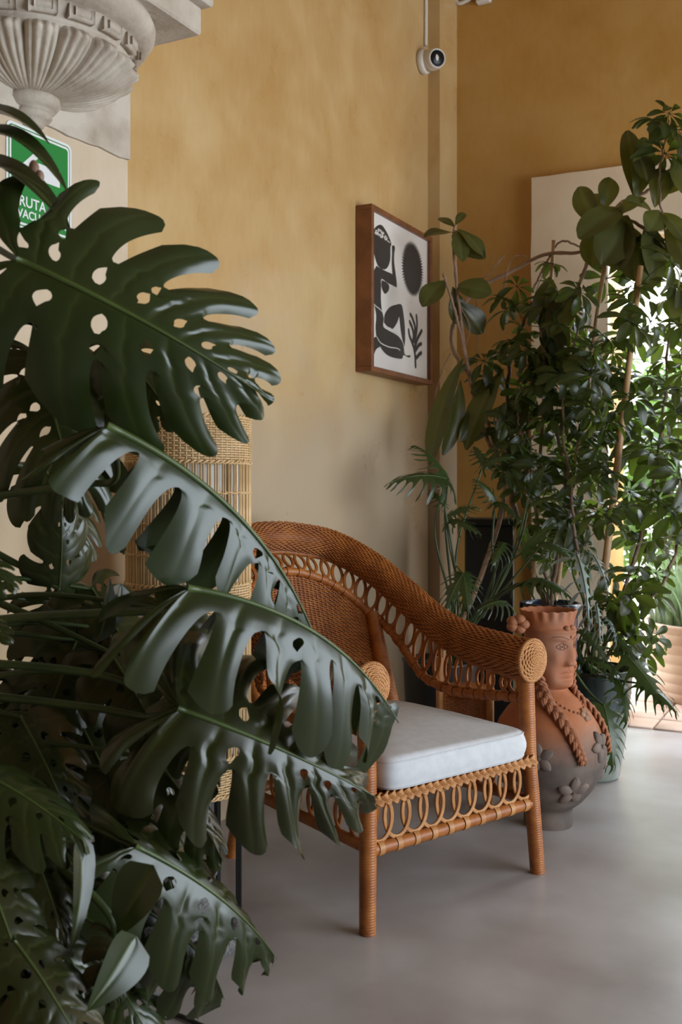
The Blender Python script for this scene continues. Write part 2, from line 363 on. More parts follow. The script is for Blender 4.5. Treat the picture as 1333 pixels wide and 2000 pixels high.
arrow = [(-aw, az), (-aw*0.05, az+0.062), (aw*0.25, az+0.062), (-aw*0.30, az+0.022), (aw, az+0.022), (aw, az-0.022), (-aw*0.30, az-0.022), (aw*0.25, az-0.062), (-aw*0.05, az-0.062)]
wallplate(arrow, 0.0042, 0.0047, 'arrow', M['white_sign'], sign)
def text_part(s, size, yz, parent, mat, ext=0.0004, x=0.0043):
    cu = bpy.data.curves.new('lettering', 'FONT'); cu.body = s; cu.size = size; cu.extrude = ext; cu.align_x = 'CENTER'; cu.align_y = 'CENTER'; cu.offset = 0.0007; cu.resolution_u = 6
    tmp = bpy.data.objects.new('lettering', cu); COL.objects.link(tmp); cu.materials.append(mat); bpy.context.view_layer.update()
    me = bpy.data.meshes.new_from_object(tmp.evaluated_get(bpy.context.evaluated_depsgraph_get())); bpy.data.objects.remove(tmp)
    o = bpy.data.objects.new('lettering', me); COL.objects.link(o); o.parent = parent
    o.rotation_euler = (PI/2, 0, PI/2); o.location = (x, yz[0], yz[1]); return o
text_part('RUTA DE', 0.037, (0, -sh*0.235), sign, M['white_sign'])
text_part('EVACUACIÓN', 0.030, (0, -sh*0.355), sign, M['white_sign'])

# ------------------------------------------------------------------ stone corbel
CY = 2.40                      # along the wall
cxy = wallpt(48, 100); CY = cxy.y
corb = empty('stone_corbel', (0.022, CY, 2.05), 0, 'carved limestone corbel with fluted bowl under a square stone slab', 'corbel')
def half(name, prof, rfun=None, n=96):
    mb = MB(); lathe(mb, prof, (0, 0, 0), n, -PI/2, PI/2, rfun); return mb.build(name, M['stone'], corb)
zc = lambda py, Z=2.6: CAMZ-(py-HORIZON)/FPX*Z-2.05
k0 = zc(243); 
k0 = -0.008
half('finial', [(0.0, k0), (0.026, k0+0.002), (0.034, k0+0.010), (0.033, k0+0.018), (0.046, k0+0.022), (0.054, k0+0.031), (0.052, k0+0.041), (0.047, k0+0.044), (0.062, k0+0.048), (0.074, k0+0.062), (0.072, k0+0.078), (0.060, k0+0.086), (0.0, k0+0.088)])
b0 = 0.070; b1 = 0.175
mb = MB(); n = 220; m = 40; th = np.linspace(-PI/2, PI/2, n); vv = np.linspace(0, 1, m)
NF = 9
ph = (th+PI/2)/PI*NF
base_r = 0.068+0.175*np.sin(vv*PI/2)**0.85
prof_z = b0+(b1-b0)*vv**1.3
cell = np.abs(ph-np.floor(ph)-0.5)*2                       # 0 at petal centre, 1 at joints
petal = 0.026*(1-cell**3)-0.012*np.exp(-(cell/0.13)**2)-0.013*np.exp(-((cell-0.5)/0.10)**2)-0.010*np.exp(-((cell-1)/0.12)**2)
amp = np.sin(np.clip(vv*1.02, 0, 1)*PI)**0.5*1.0
R = base_r[:, None]+amp[:, None]*petal[None]
tips = 0.020*np.exp(-((vv-0.80)/0.12)**2)
R += tips[:, None]*(1-cell**2)[None]
V = np.stack([R*np.cos(th), R*np.sin(th), prof_z[:, None]*np.ones(n)], -1)
mb.add(V, [f[::-1] for f in gridfaces(m, n)]); mb.build('fluted_bowl', M['stone'], corb)
half('bead_band', [(0.22, b1-0.014), (0.245, b1-0.010), (0.250, b1-0.002), (0.244, b1+0.004), (0.250, b1+0.008), (0.268, b1+0.042), (0.264, b1+0.046)])
# rectangular pads carved round the band
for k in range(9):
    a = -PI/2+(k+0.5)*PI/9; mb = MB()
    aa = np.linspace(a-0.125, a+0.125, 8); rr = 0.258
    for (dz0, dz1, ex, w) in ((0.008, 0.040, 0.014, 1.0), (0.014, 0.034, 0.021, 0.62)):
        aw_ = a+(aa-a)*w; v = []
        for r_ in (rr-0.004, rr+ex):
            for z_ in (b1+dz0, b1+dz1): v.append(np.stack([r_*np.cos(aw_), r_*np.sin(aw_), np.full(8, z_)], 1))
        v = np.concatenate([v[0], v[2], v[3], v[1]]); mb.add(v, gridfaces(4, 8, True, False)+[(0, 8, 16, 24), (7, 31, 23, 15)])
    mb.build('carved_pad', M['stone'], corb)
half('torus', [(0.25, b1+0.042), (0.278, b1+0.045), (0.302, b1+0.056), (0.314, b1+0.074), (0.316, b1+0.090), (0.308, b1+0.108), (0.0, b1+0.110)])
def cslab(name, z0, z1, q1, y1):
    mb = MB(); lo = np.array((0, -0.6, z0)); hi = np.array((q1, y1, z1)); box(mb, (lo+hi)/2, hi-lo, bev=0.006); return mb.build(name, M['stone'], corb, smooth=False)
# slab corner seen at px 394,70
cs = P(394, 70, 2.745); cslab('abacus', cs.z-2.05, cs.z-2.05+0.075, cs.x-0.02, cs.y-CY)
cs2 = P(418, 20, 2.745); cslab('upper_slab', cs.z-2.05+0.075, cs.z-2.05+0.25, cs2.x-0.02, cs2.y-CY)
mb = MB()                       # rough stone block in the wall under the bowl
e = [(-0.9, 2.0-2.05), (PIL_END-CY, 2.0-2.05)]; zl = P(240, 318, 2.985).z-2.05
low = [(-0.9+(PIL_END-CY+0.9)*k/30, zl+RNG.normal(0, 0.0035)) for k in range(31)]
poly = low+[(PIL_END-CY, 1.6), (-0.9, 1.6)]
prism(mb, poly, -0.0215, 0.010); v = np.concatenate(mb.v); mb.v = [np.stack([v[:, 2], v[:, 0], v[:, 1]], 1)]
mb.build('stone_block', M['stone'], corb, smooth=False)
slab('trim_4', (0, -1.0, 2.0), (0.022, PIL_END, zl+2.05+0.004), M['pale'])

# ------------------------------------------------------------------ security camera, conduits
sc0 = wallpt(822, 122); sc0 = Vector((0, sc0.y, sc0.z))
s = empty('security_camera', (sc0.x, sc0.y, sc0.z), 0, 'white turret security camera on the ochre wall near the corner', 'camera')
def axis_lathe(name, prof, mat, parent, loc, direction, n=28):
    mb = MB(); lathe(mb, prof, (0, 0, 0), n); o = mb.build(name, mat, parent)
    o.rotation_mode = 'QUATERNION'; o.rotation_quaternion = Vector(direction).to_track_quat('Z', 'Y'); o.location = loc; return o
axis_lathe('mounting_base', [(0, 0), (0.052, 0), (0.058, 0.004), (0.060, 0.026), (0.054, 0.034), (0, 0.034)], M['plastic'], s, (0.0005, 0, 0), (1, 0, 0))
axis_lathe('turret_body', [(0, 0.0), (0.050, 0.0), (0.051, 0.03), (0.048, 0.055), (0.038, 0.072), (0.02, 0.082), (0, 0.084)], M['plastic'], s, (0.034, 0, 0), (1, -0.1, 0))
d = Vector((0.72, -0.62, -0.18)).normalized()
ey = axis_lathe('lens_barrel', [(0, -0.02), (0.044, -0.02), (0.047, 0.012), (0.044, 0.030), (0.039, 0.033), (0.0372, 0.020), (0, 0.020)], M['plastic'], s, Vector((0.078, -0.012, -0.004)), d)
mb = MB(); lathe(mb, [(0.037, 0.0302), (0.030, 0.034), (0.018, 0.037), (0, 0.038)], (0, 0, 0), 28); l = mb.build('lens_glass', M['lens'], ey)
cz = wallpt(829, 92); mb = MB(); zz = np.linspace(cz.z, CEIL, 60)
yy = cz.y+np.cumsum(RNG.normal(0, 0.0006, 60)); tube(mb, np.stack([np.full(60, 0.009), yy, zz], 1), 0.0085, 8)
o = mb.build('cable_conduit', M['plastic']); tag(o, 'white cable conduit running up the wall above the camera', 'conduit')
def bw(px, py):      # point on the back wall
    u = (px-666.5)/FPX; Y = BACKP/(CA+u*SA); return P(px, py, Y)
a_, b_ = bw(892, 5), bw(930, -2); mb = MB()
tube(mb, spline([(a_.x, BACKP-0.012, a_.z+0.1), (a_.x+0.005, BACKP-0.012, a_.z), (a_.x+0.05, BACKP-0.014, a_.z-0.012), (b_.x, BACKP-0.012, b_.z+0.03), (b_.x+0.03, BACKP-0.012, b_.z+0.2)], 40), 0.010, 8)
tag(mb.build('bent_pipe', M['plastic']), 'white bent pipe at top of the back wall by the corner', 'pipe')
c_ = bw(948, -8); mb = MB(); box(mb, (c_.x, BACKP-0.02, c_.z), (0.075, 0.038, 0.09), bev=0.006)
tag(mb.build('junction_box', M['plastic'], smooth=False), 'small white junction box at the top of the back wall', 'junction box')

# ------------------------------------------------------------------ framed print
FD = 0.078
fl = P(727, 560, 4.28); fr = P(845, 600, 4.93)
fy0, fy1 = wallpt(697, 560).y, P(845.5, 600, 4.925).y
# front plane is FD off the wall: solve its y-extent from the pixel columns
def planept(px, py, dq):
    u = (px-666.5)/FPX; Y = (CAMQ-dq)/(SA-u*CA); return P(px, py, Y)
f0 = planept(727, 397, FD); f1 = planept(845.5, 464, FD); f0b = planept(729, 727, FD); f1b = planept(845.5, 750, FD)
fy0, fy1 = f0.y, f1.y; fzt = (f0.z+f1.z)/2; fzb = (f0b.z+f1b.z)/2
pr = empty('framed_print', (0, (fy0+fy1)/2, (fzt+fzb)/2), 0, 'square framed linocut print of a kneeling woman, a sun and coral on the ochre wall', 'picture')
W_, H_ = fy1-fy0, fzt-fzb; t_ = 0.022
for nm, c, sz in (('frame_rail', (FD/2+0.001, 0, H_/2-t_/2), (FD-0.002, W_, t_)), ('frame_rail', (FD/2+0.001, 0, -H_/2+t_/2), (FD-0.002, W_, t_)),
                  ('frame_stile', (FD/2+0.001, -W_/2+t_/2, 0), (FD-0.002, t_, H_-2*t_)), ('frame_stile', (FD/2+0.001, W_/2-t_/2, 0), (FD-0.002, t_, H_-2*t_))):
    mb = MB(); box(mb, c, sz, bev=0.0015); mb.build(nm, M['frame'], pr, smooth=False)
mb = MB(); box(mb, (FD-0.020, 0, 0), (0.004, W_-2*t_, H_-2*t_)); mb.build('paper', M['paper'], pr, smooth=False)
# print coordinates from the photograph's crop (3.81 px per px), mapped across the sheet
iw, ih = W_-2*t_, H_-2*t_
def pc(x, y):
    a = (x-308)/(716-308)
    s_ = a*1.0/(1.145-a*0.145)
    tp = 238+(465-238)*a; bt = 1382+(1482-1382)*a
    return (-iw/2+iw*s_, ih/2-ih*(y-tp)/(bt-tp))
SHN = [0]
def shape(pts, name='ink_shape', mat='ink', d=0.0172, smoothn=0, conv=True):
    q = [pc(*p) for p in pts] if conv else pts
    if smoothn:
        a = np.array([(x, y, 0) for x, y in q]); a = np.vstack([a, a[:1]]); a = spline(a, smoothn*len(q)); q = [(x, y) for x, y, _ in a[:-1]]
    mb = MB(); cu = None
    from mathutils.geometry import tessellate_polygon
    tri = tessellate_polygon([[Vector((x, y, 0)) for x, y in q]])
    SHN[0] += 1; d = d-0.00001*SHN[0]
    v = [(FD-d, x, y) for x, y in q]; mb.add(v, [t for t in tri])
    return mb.build(name, M[mat], pr, smooth=False)
shape([(310, 412), (322, 402), (345, 425), (400, 440), (450, 470), (452, 520), (450, 600), (435, 650), (410, 672), (370, 655), (345, 600), (320, 490)], 'head', smoothn=4)
shape([(322, 400), (345, 362), (372, 345), (395, 352), (420, 390), (440, 430), (458, 480), (450, 500), (400, 452), (340, 425)], 'hair', smoothn=3)
for k in range(70):
    a, b_ = random.random(), random.random()
    if a+b_ > 1: a, b_ = 1-a, 1-b_
    x = 328+46*a+122*b_; y = 402-44*a+76*b_; c = pc(x, y); shape([(c[0]+0.0042*math.cos(t*PI/3), c[1]+0.0042*math.sin(t*PI/3)) for t in range(6)], 'curl', 'paper', 0.0166, conv=False)
shape([(352, 645), (372, 660), (420, 685), (462, 705), (480, 735), (497, 800), (470, 790), (430, 770), (386, 742), (384, 800), (382, 880), (388, 960), (402, 1030), (400, 1090), (440, 1120), (500, 1155), (535, 1200), (552, 1270), (560, 1300), (592, 1300), (586, 1318), (545, 1300),
       (535, 1325), (490, 1322), (430, 1300), (385, 1250), (355, 1180), (345, 1100), (350, 1010), (335, 930), (326, 860), (322, 770), (330, 690)], 'torso', smoothn=4)
shape([(462, 500), (475, 495), (484, 515), (478, 560), (478, 620), (488, 700), (497, 795), (470, 760), (466, 700), (462, 620), (464, 550)], 'arm', smoothn=3)
shape([(388, 750), (420, 765), (441, 790), (438, 825), (415, 850), (398, 830), (388, 795)], 'breast', smoothn=4)
shape([(405, 1060), (412, 1000), (445, 950), (490, 930), (530, 930), (545, 1000), (555, 1100), (556, 1190), (550, 1240), (540, 1200), (525, 1110), (515, 1020), (500, 1060), (466, 1108), (430, 1090)], 'knee', smoothn=4)
shape([(310, 1345), (314, 1250), (325, 1190), (345, 1165), (360, 1185), (390, 1225), (350, 1255), (330, 1300)], 'foot', smoothn=4)
ln = [[(330, 925), (350, 945), (370, 960), (395, 985)], [(352, 1165), (380, 1210), (440, 1240), (500, 1250), (520, 1265)], [(400, 1085), (460, 1110), (510, 1160), (545, 1220), (550, 1290)]]
for L_ in ln:
    a = spline([(*pc(*p), 0) for p in L_], 16); t, n1, n2 = frames(a, ref=(0, 0, 1)); w = 0.0022
    l_, r_ = a+n2*w, a-n2*w; shape([(x, y) for x, y, _ in l_]+[(x, y) for x, y, _ in r_[::-1]], 'white_line', 'paper', 0.0166, conv=False)
cx, cy = pc(610, 668); top_ = pc(610, 505)[1]; rad = (top_-cy)
sun = []
for k in range(112):
    a = k*2*PI/112; r_ = rad*(1.27 if k % 2 else 1.0); sun.append((cx+r_*math.cos(a), cy+r_*math.sin(a)))
shape(sun, 'sun', conv=False)
coral = MB()
SKN = [0]
def strokep(pts, w0, w1):
    SKN[0] += 1; FD_ = FD-0.0172+0.00006*SKN[0]
    a = spline([(*pc(*p), 0) for p in pts], 18); t, n1, n2 = frames(a, ref=(0, 0, 1)); w = np.linspace(w0, w1, 18)[:, None]
    v = np.concatenate([a+n2*w, a-n2*w]); coral.add(np.stack([np.full(36, FD_), v[:, 0], v[:, 1]], 1), [(i, i+1, 19+i, 18+i) for i in range(17)])
    for p, r_ in ((a[0], w0), (a[-1], w1)):
        FD_ += 0.00002; coral.add([(FD_, p[0]+r_*math.cos(q*PI/5), p[1]+r_*math.sin(q*PI/5)) for q in range(10)], [tuple(range(10))])
for pts in ([(632, 1382), (630, 1320), (625, 1260)], [(628, 1290), (618, 1240), (605, 1200), (590, 1160), (582, 1115)], [(610, 1215), (618, 1150), (605, 1090), (590, 1055)], [(618, 1180), (628, 1100), (610, 1030), (595, 1000)],
            [(622, 1200), (638, 1130), (642, 1060), (638, 1010)], [(625, 1250), (645, 1180), (665, 1140), (675, 1120)], [(630, 1265), (645, 1240), (655, 1225), (672, 1216)], [(632, 1320), (645, 1310), (658, 1292), (672, 1283)]):
    strokep(pts, 0.010, 0.009)
coral.build('coral', M['ink'], pr, smooth=False)
# ------------------------------------------------------------------ rattan armchair (local: x across, y to the back, z up)
F0 = room(0.3075, 2.785, 0)
ch = empty('armchair', F0, math.atan2(0.918, 0.395), 'honey brown wicker armchair with rolled rim and ring fretwork', 'armchair')
ch.scale = (0.955, 1, 1)
def mirror(half): h = np.array(half, float); m = h[:-1][::-1].copy(); m[:, 0] *= -1; return np.vstack([h, m])
RC = mirror([(.325, -.008, .62), (.328, .10, .628), (.332, .25, .645), (.337, .40, .689), (.335, .55, .77), (.30, .68, .855), (.22, .79, .923), (.10, .84, .95), (0, .85, .957)])
RD = mirror([(.322, .0, .505), (.322, .07, .502), (.324, .2, .490), (.325, .3, .484), (.324, .38, .492), (.32, .45, .519), (.312, .53, .598), (.30, .60, .661), (.27, .665, .707), (.235, .70, .75), (.165, .745, .802), (.08, .775, .834), (0, .785, .843)])
C_ = resample(spline(RC, 400), 400); D_ = resample(spline(RD, 400), 400)
tC, aC, bC = frames(C_, ref=(0, 0, 1))       # aC up-ish, bC sideways
RR = 0.048+0.010*np.abs(np.linspace(-1, 1, 400))**2.2
def rim(u, v):
    i = np.clip(u, 0, 1)*399; f = lambda A: np.stack([np.interp(i, np.arange(400), A[:, k]) for k in range(3)], 1)
    c, a, b = f(C_), nrm(f(aC)), nrm(f(bC)); r = np.interp(i, np.arange(400), RR)
    n = np.cos(2*PI*v)[:, None]*a+np.sin(2*PI*v)[:, None]*b
    return c+n*r[:, None], n
roll = MB(); weave(roll, rim, plen(C_), 2*PI*0.052, 0.0072, 0.0145, 0.0027, 0.0026, stakes=False)
ro = roll.build('rolled_rim', M['rattan'], ch)
mb = MB(); tube(mb, C_[::3], RR[::3]-0.004, 18); mb.build('rim_core', M['rattan'], ro)
def disc(loc, R, nm='scroll_disc'):
    g = MB(); nt_ = 11; k = nt_*48; th = np.linspace(0, nt_*2*PI, k); r = R*(th/th[-1])**0.92
    stak = 20; off = 0.0020*np.cos(PI*th*stak/(2*PI)+PI*np.floor(th/(2*PI)))
    dome = 0.014*(1-(r/R)**2)
    p = np.stack([r*np.cos(th), -dome+off*np.minimum(1, r/R*2), r*np.sin(th)], 1); tube(g, p, 0.0031, 6)
    lathe(g, [(0, -0.011), (R*0.5, -0.008), (R, 0.001), (R*0.96, 0.02)], n=24)
    v = g.v[-1]; g.v[-1] = np.stack([v[:, 0], v[:, 2], v[:, 1]], 1)
    for q in range(2):                          # twisted border
        a = np.linspace(0, 2*PI, 181)[:-1]; rr = R+0.0015+0.003*np.cos(26*a+PI*q)
        tube(g, np.stack([rr*np.cos(a), 0.002+0.003*np.sin(26*a+PI*q), rr*np.sin(a)], 1), 0.0034, 6, closed=True)
    o = g.build(nm, M['rattan_light'], ch); o.location = loc; return o
disc((.323, -.017, .62), 0.058); disc((-.327, -.017, .62), 0.058)
# legs and posts, bound with cane
def leg(pts, r0, r1, nm='leg', m='rattan'):
    g = MB(); wrapped(g, spline(pts, 60), r0, r1, 0.0068, 0.0020); return g.build(nm, M[m], ch)
leg([(.347, -.015, 0), (.332, -.006, .22), (.324, 0, .34), (.320, .008, .585)], .0205, .024)
leg([(-.335, -.01, 0), (-.328, -.004, .22), (-.325, 0, .34), (-.325, .008, .585)], .0205, .024)
leg([(.30, .66, 0), (.275, .60, .3), (.262, .53, .40)], .020, .022); leg([(-.30, .66, 0), (-.275, .60, .3), (-.262, .53, .40)], .020, .022)
for sx in (1, -1):
    g = MB(); wrapped(g, spline([(sx*.255, .50, .33), (sx*.268, .565, .50), (sx*.283, .645, .70)], 40), 0.030, 0.020, 0.0068, 0.0022, 14); g.build('back_post', M['rattan'], ch)
# side rail that follows the rim
g = MB(); wrapped(g, D_, 0.0125, None, 0.0060, 0.0012, 10); rail = g.build('fretwork_rail', M['rattan'], ch)
g = MB(); wrapped(g, C_[6:-6]+np.array((0, 0, -1))*(RR[6:-6, None]+0.004), 0.0095, None, 0.006, 0.0012, 10); g.build('rim_rail', M['rattan'], ch)
# ring fretwork between rim and rail
under = C_+np.array((0, 0, -1))*(RR[:, None]+0.008)
def ring(c, ex, ez, nn, a, b, wires=2, r=0.0032):
    g = MB(); th = np.linspace(0, 2*PI, 37)[:-1]
    for w in range(wires):
        k = 1-0.115*w
        p = c+np.cos(th)[:, None]*ex*a*k+np.sin(th)[:, None]*ez*b*(1-0.06*w)+np.cos(th)[:, None]*nn*0.0038
        tube(g, p, r, 6, closed=True)
    return g
L_ = plen(D_); nr = int(L_/0.047)
for k in range(nr):
    i = int((k+0.7)/nr*398); i = min(max(i, 8), 391)
    lo, hi = D_[i]+np.array((0, 0, 0.008)), under[i]
    ez = hi-lo; b = np.linalg.norm(ez)/2; ez = ez/(2*b); ex = D_[min(i+3, 399)]-D_[i-3]; ex = ex-ez*ex.dot(ez); ex /= np.linalg.norm(ex); nn = np.cross(ex, ez)
    ring((lo+hi)/2+ez*0.004, ex, ez, nn, 0.041, b*1.12, 2, 0.0040).build('ring', M['rattan'], ch)
    g = MB(); wrapped(g, [D_[i-2], D_[i], D_[i+2]], 0.0152, None, 0.005, 0.0014, 10); g.build('binding', M['rattan'], rail)
# woven back panel
def back(u, v):
    a = 2*u-1; x = 0.285*a
    i = np.interp(-x, -D_[:, 0][100:300], np.arange(100, 300)) if D_[100, 0] > 0 else np.interp(x, D_[:, 0][100:300], np.arange(100, 300))
    t = np.stack([np.interp(i, np.arange(400), D_[:, k]) for k in range(3)], 1)
    bt = np.stack([0.262*a, 0.565-0.07*a*a, np.full_like(a, 0.33)], 1)
    p = bt+(t-bt)*v[:, None]; p[:, 1] += 0.035*np.sin(PI*v)*(1-a*a)
    n = np.stack([0.35*a, -np.ones_like(a)*0.93, 0.35*np.ones_like(a)], 1); return p, nrm(n)
g = MB(); weave(g, back, 0.58, 0.47, 0.0070, 0.0150, 0.0027, 0.0026); bp = g.build('back_panel', M['rattan'], ch)
g = MB(); uu, vv = np.meshgrid(np.linspace(0.01, .99, 24), np.linspace(0.01, .99, 18)); p, nn = back(uu.ravel(), vv.ravel()); g.add(p-nn*0.006, gridfaces(18, 24)); g.build('panel_lining', M['rattan'], bp)
g = MB()                                    # flat basket-plait lozenge in the middle of the back
for i in range(-5, 6):
    for j in range(-5, 6):
        if abs(i)+abs(j) > 5 or (i+j) % 2: continue
        u0 = 0.5+i*0.034; v0 = 0.60+j*0.030
        for k in range(3):
            uu = np.linspace(u0-0.030, u0+0.030, 6); p, nn = back(uu, np.full(6, v0+(k-1)*0.012))
            tube(g, p+nn*(0.003+0.005*np.sin(np.linspace(0, PI, 6)))[:, None], 0.0034, 5, ref=nn, flat=0.5)
        u1 = u0+0.034
        for k in range(3):
            vv = np.linspace(v0-0.034, v0+0.034, 6); p, nn = back(np.full(6, u1+(k-1)*0.010), vv)
            tube(g, p+nn*(0.003+0.004*np.sin(np.linspace(0, PI, 6)))[:, None], 0.0034, 5, ref=nn, flat=0.5)
g.build('plaited_lozenge', M['rattan'], bp)
# seat: rails, braid, rings, deck
def braid(mb, p, up, a, b, waves, wires=4, r=0.0030, wire_gap=0.0052):
    p = np.asarray(p, float); n = len(p); t, na, nb = frames(p, ref=up); s = np.linspace(0, 1, n)*waves*2*PI
    for k in range(3):
        q = s+k*2*PI/3; c = p+na*(a*np.sin(q))[:, None]+nb*(b*np.sin(2*q))[:, None]
        tt, ca, cb = frames(c, ref=nb)
        for w in range(wires):
            o = (w-(wires-1)/2)*wire_gap
            q_ = c+cb*o; dy = ((q_-p)*na).sum(1); A_ = a*1.25; q_ = q_+na*(A_*np.tanh(dy/A_)-dy)[:, None]; tube(mb, q_, r, 6)
g = MB(); fr_ = np.linspace(0, 1, 260)[:, None]; A0, A1 = np.array((-.325, -.022, .333)), np.array((.325, -.022, .333))
braid(g, A0+(A1-A0)*fr_, (0, 0, 1), 0.0145, 0.008, 8.0, 4, 0.0031, 0.0046); g.build('braided_edge', M['rattan_light'], ch)
def rail_(p0, p1, r, nm='seat_rail'):
    g = MB(); wrapped(g, [p0, p1], r, None, 0.0058, 0.0013, 12); return g.build(nm, M['rattan'], ch)
rail_((-.325, 0, .325), (.325, 0, .325), .013)
lowr = rail_((-.328, -.005, .205), (.330, -.005, .205), .0165, 'lower_rail')
for sx in (1, -1):
    rail_((sx*.325, 0, .325), (sx*.27, .58, .325), .013); rail_((sx*.328, 0, .212), (sx*.28, .60, .212), .0145, 'lower_rail')
rail_((-.27, .58, .325), (.27, .58, .325), .013); rail_((-.28, .60, .212), (.28, .60, .212), .0145, 'lower_rail')
n9 = 10
for k in range(n9):
    x = -.325+.65*(k+0.5)/n9
    ring(np.array((x, -.008, .281)), np.array((1., 0, 0)), np.array((0, 0, 1.)), np.array((0, -1., 0)), 0.0445, 0.060, 2, 0.0040).build('ring', M['rattan_light'], ch)
    g = MB(); wrapped(g, [(x-.009, -.006, .206), (x+.009, -.006, .206)], .0185, None, .0045, .0018, 12); g.build('binding', M['rattan_light'], lowr)
for sx in (1, -1):
    for k in range(9):
        f = (k+0.5)/9; c = np.array((sx*(.326-.05*f), .59*f, .268)); ex = np.array((-sx*.085, 1., 0)); ex /= np.linalg.norm(ex)
        ring(c, ex, np.array((0, 0, 1.)), np.array((sx*1., 0.085, 0)), 0.044, 0.052, 2, 0.0040).build('ring', M['rattan'], ch)
def deck(u, v): 
    p = np.stack([(2*u-1)*(.318-.05*v), .01+.57*v, np.full_like(u, .335)], 1); n = np.zeros_like(p); n[:, 2] = 1; return p, n
g = MB(); weave(g, deck, .62, .57, .012, .03, .0045, .003, n=4); g.build('seat_deck', M['rattan'], ch)

# ------------------------------------------------------------------ seat cushion
cu = empty('seat_cushion', F0, ch.rotation_euler.z, 'white linen box cushion on the seat of the wicker armchair', 'cushion')
cu.scale = (0.955, 1, 1)
def cushion_surface(g, zb, zt, hx0, hx1, y0, y1):
    N = 120; R_ = 0.035; vs = []
    prof = [(0.0, 0.0)]
    lev = []   # (inset, z) closed profile from bottom centre to top centre
    for t in np.linspace(0, 1, 7): lev.append((0.28*(1-t)+0.010*t, zb))
    for a in np.linspace(0, PI/2, 6)[1:]: lev.append((0.010*(1-math.sin(a)), zb+0.010*(1-math.cos(a))))
    for t in np.linspace(0, 1, 6)[1:-1]: lev.append((-0.006*math.sin(PI*t), zb+0.010+(zt-zb-0.028)*t))
    for a in np.linspace(0, PI/2, 6): lev.append((0.020*(1-math.cos(a)), zt-0.018+0.018*math.sin(a)))
    for t in np.linspace(0, 1, 12)[1:]: lev.append((0.020+0.260*t, zt+0.026*math.sin(t*PI/2)))
    rows = []
    for ins, z in lev:
        row = []
        for k in range(N):
            a = 2*PI*k/N; e = 0.18
            cx, cy = math.copysign(abs(math.cos(a))**e, math.cos(a)), math.copysign(abs(math.sin(a))**e, math.sin(a))
            # superellipse corners
            fy = (cy+1)/2; hx = hx0+(hx1-hx0)*fy; hy = (y1-y0)/2
            sx = max(0.002, 1-ins/0.285); x = cx*hx*sx; y = (y0+y1)/2+cy*hy*sx
            zz = z
            row.append((x, y, zz+0.004*math.sin(7*x+3)*math.cos(9*y)*(1 if z > zt-0.01 else 0.3)))
        rows.append(row)
    g.add(np.array(rows), gridfaces(len(rows), N, False, True)); return rows
g = MB(); rows = cushion_surface(g, .349, .434, .292, .255, -.040, .535); g.build('cushion_body', M['cushion'], cu)
for q, rr in ((11, 'seam'), (17, 'seam')):
    g = MB(); tube(g, np.array(rows[q]), 0.0022, 5, closed=True); g.build('piping', M['cushion'], cu)

# ------------------------------------------------------------------ cane floor lamp
LR = 0.163
lp = room(-.405, 2.72, 0)
lam = empty('floor_lamp', lp, math.radians(20), 'tall pale cane cylinder floor lamp on black legs beside the armchair', 'lamp')
zl_ = lambda py: CAMZ-(py-HORIZON)/FPX*2.58
LZ = dict(t1=1.305, t0=1.187, m1=0.872, m0=0.792, b1=0.43, b0=0.335)
def cyl(z0, z1, R):
    def S(u, v):
        a = 2*PI*u; n_ = np.stack([np.cos(a), np.sin(a), np.zeros_like(a)], 1); return n_*R+np.stack([0*a, 0*a, z0+(z1-z0)*v], 1), n_
    return S
for z0, z1 in ((LZ['t0'], LZ['t1']), (LZ['m0'], LZ['m1']), (LZ['b0'], LZ['b1'])):
    g = MB(); weave(g, cyl(z0, z1, LR), 2*PI*LR, z1-z0, 0.0062, 0.0155, 0.0027, 0.0026); o = g.build('woven_band', M['lampcane'], lam)
    for zz in (z0, z1):
        g = MB()
        for q in range(2):
            a = np.linspace(0, 2*PI, 241)[:-1]; rr = LR+0.0035*np.cos(33*a+PI*q)
            tube(g, np.stack([rr*np.cos(a), rr*np.sin(a), zz+0.0035*np.sin(33*a+PI*q)], 1), 0.0032, 5, closed=True)
        g.build('twisted_edge', M['lampcane'], o)
NS = 52
for z0, z1 in ((LZ['m1'], LZ['t0']), (LZ['b1'], LZ['m0'])):
    g = MB()
    for off in (-0.0035, 0.0035): tube(g, [(LR, off, -(z1-z0)/2), (LR+0.0006, off, 0), (LR, off, (z1-z0)/2)], 0.0026, 5)
    o0 = None
    for k in range(NS):
        if o0 is None: o0 = g.build('slat', M['lampcane'], lam); o = o0
        else: o = o0.copy(); COL.objects.link(o)
        o.location = (0, 0, (z0+z1)/2); o.rotation_euler = (0, 0, 2*PI*k/NS+RNG.normal(0, 0.008))
    for f in (0.25, 0.5, 0.75) if z1 > 1 else (0.33, 0.67):
        g = MB(); zz = z0+(z1-z0)*f
        for q in range(2):
            a = np.linspace(0, 2*PI, NS*6+1)[:-1]; rr = LR+0.0035*np.cos(NS/2*a+PI*q)
            tube(g, np.stack([rr*np.cos(a), rr*np.sin(a), zz+0.003*(q-0.5)+0*a], 1), 0.0022, 5, closed=True)
        g.build('tie_ring', M['lampcane'], lam)
g = MB()           # paper liner leaves a gap
aa = np.linspace(math.radians(342), math.radians(689), 64)
for R_ in (LR-0.022, LR-0.0205): 
    g.add(np.concatenate([np.stack([R_*np.cos(aa), R_*np.sin(aa), np.full(64, z)], 1) for z in (LZ['b0']+0.01, LZ['t1']-0.03)]), gridfaces(2, 64))
sh_ = g.build('paper_liner', M['shade'], lam); sh_.rotation_euler = (0, 0, math.radians(-5))
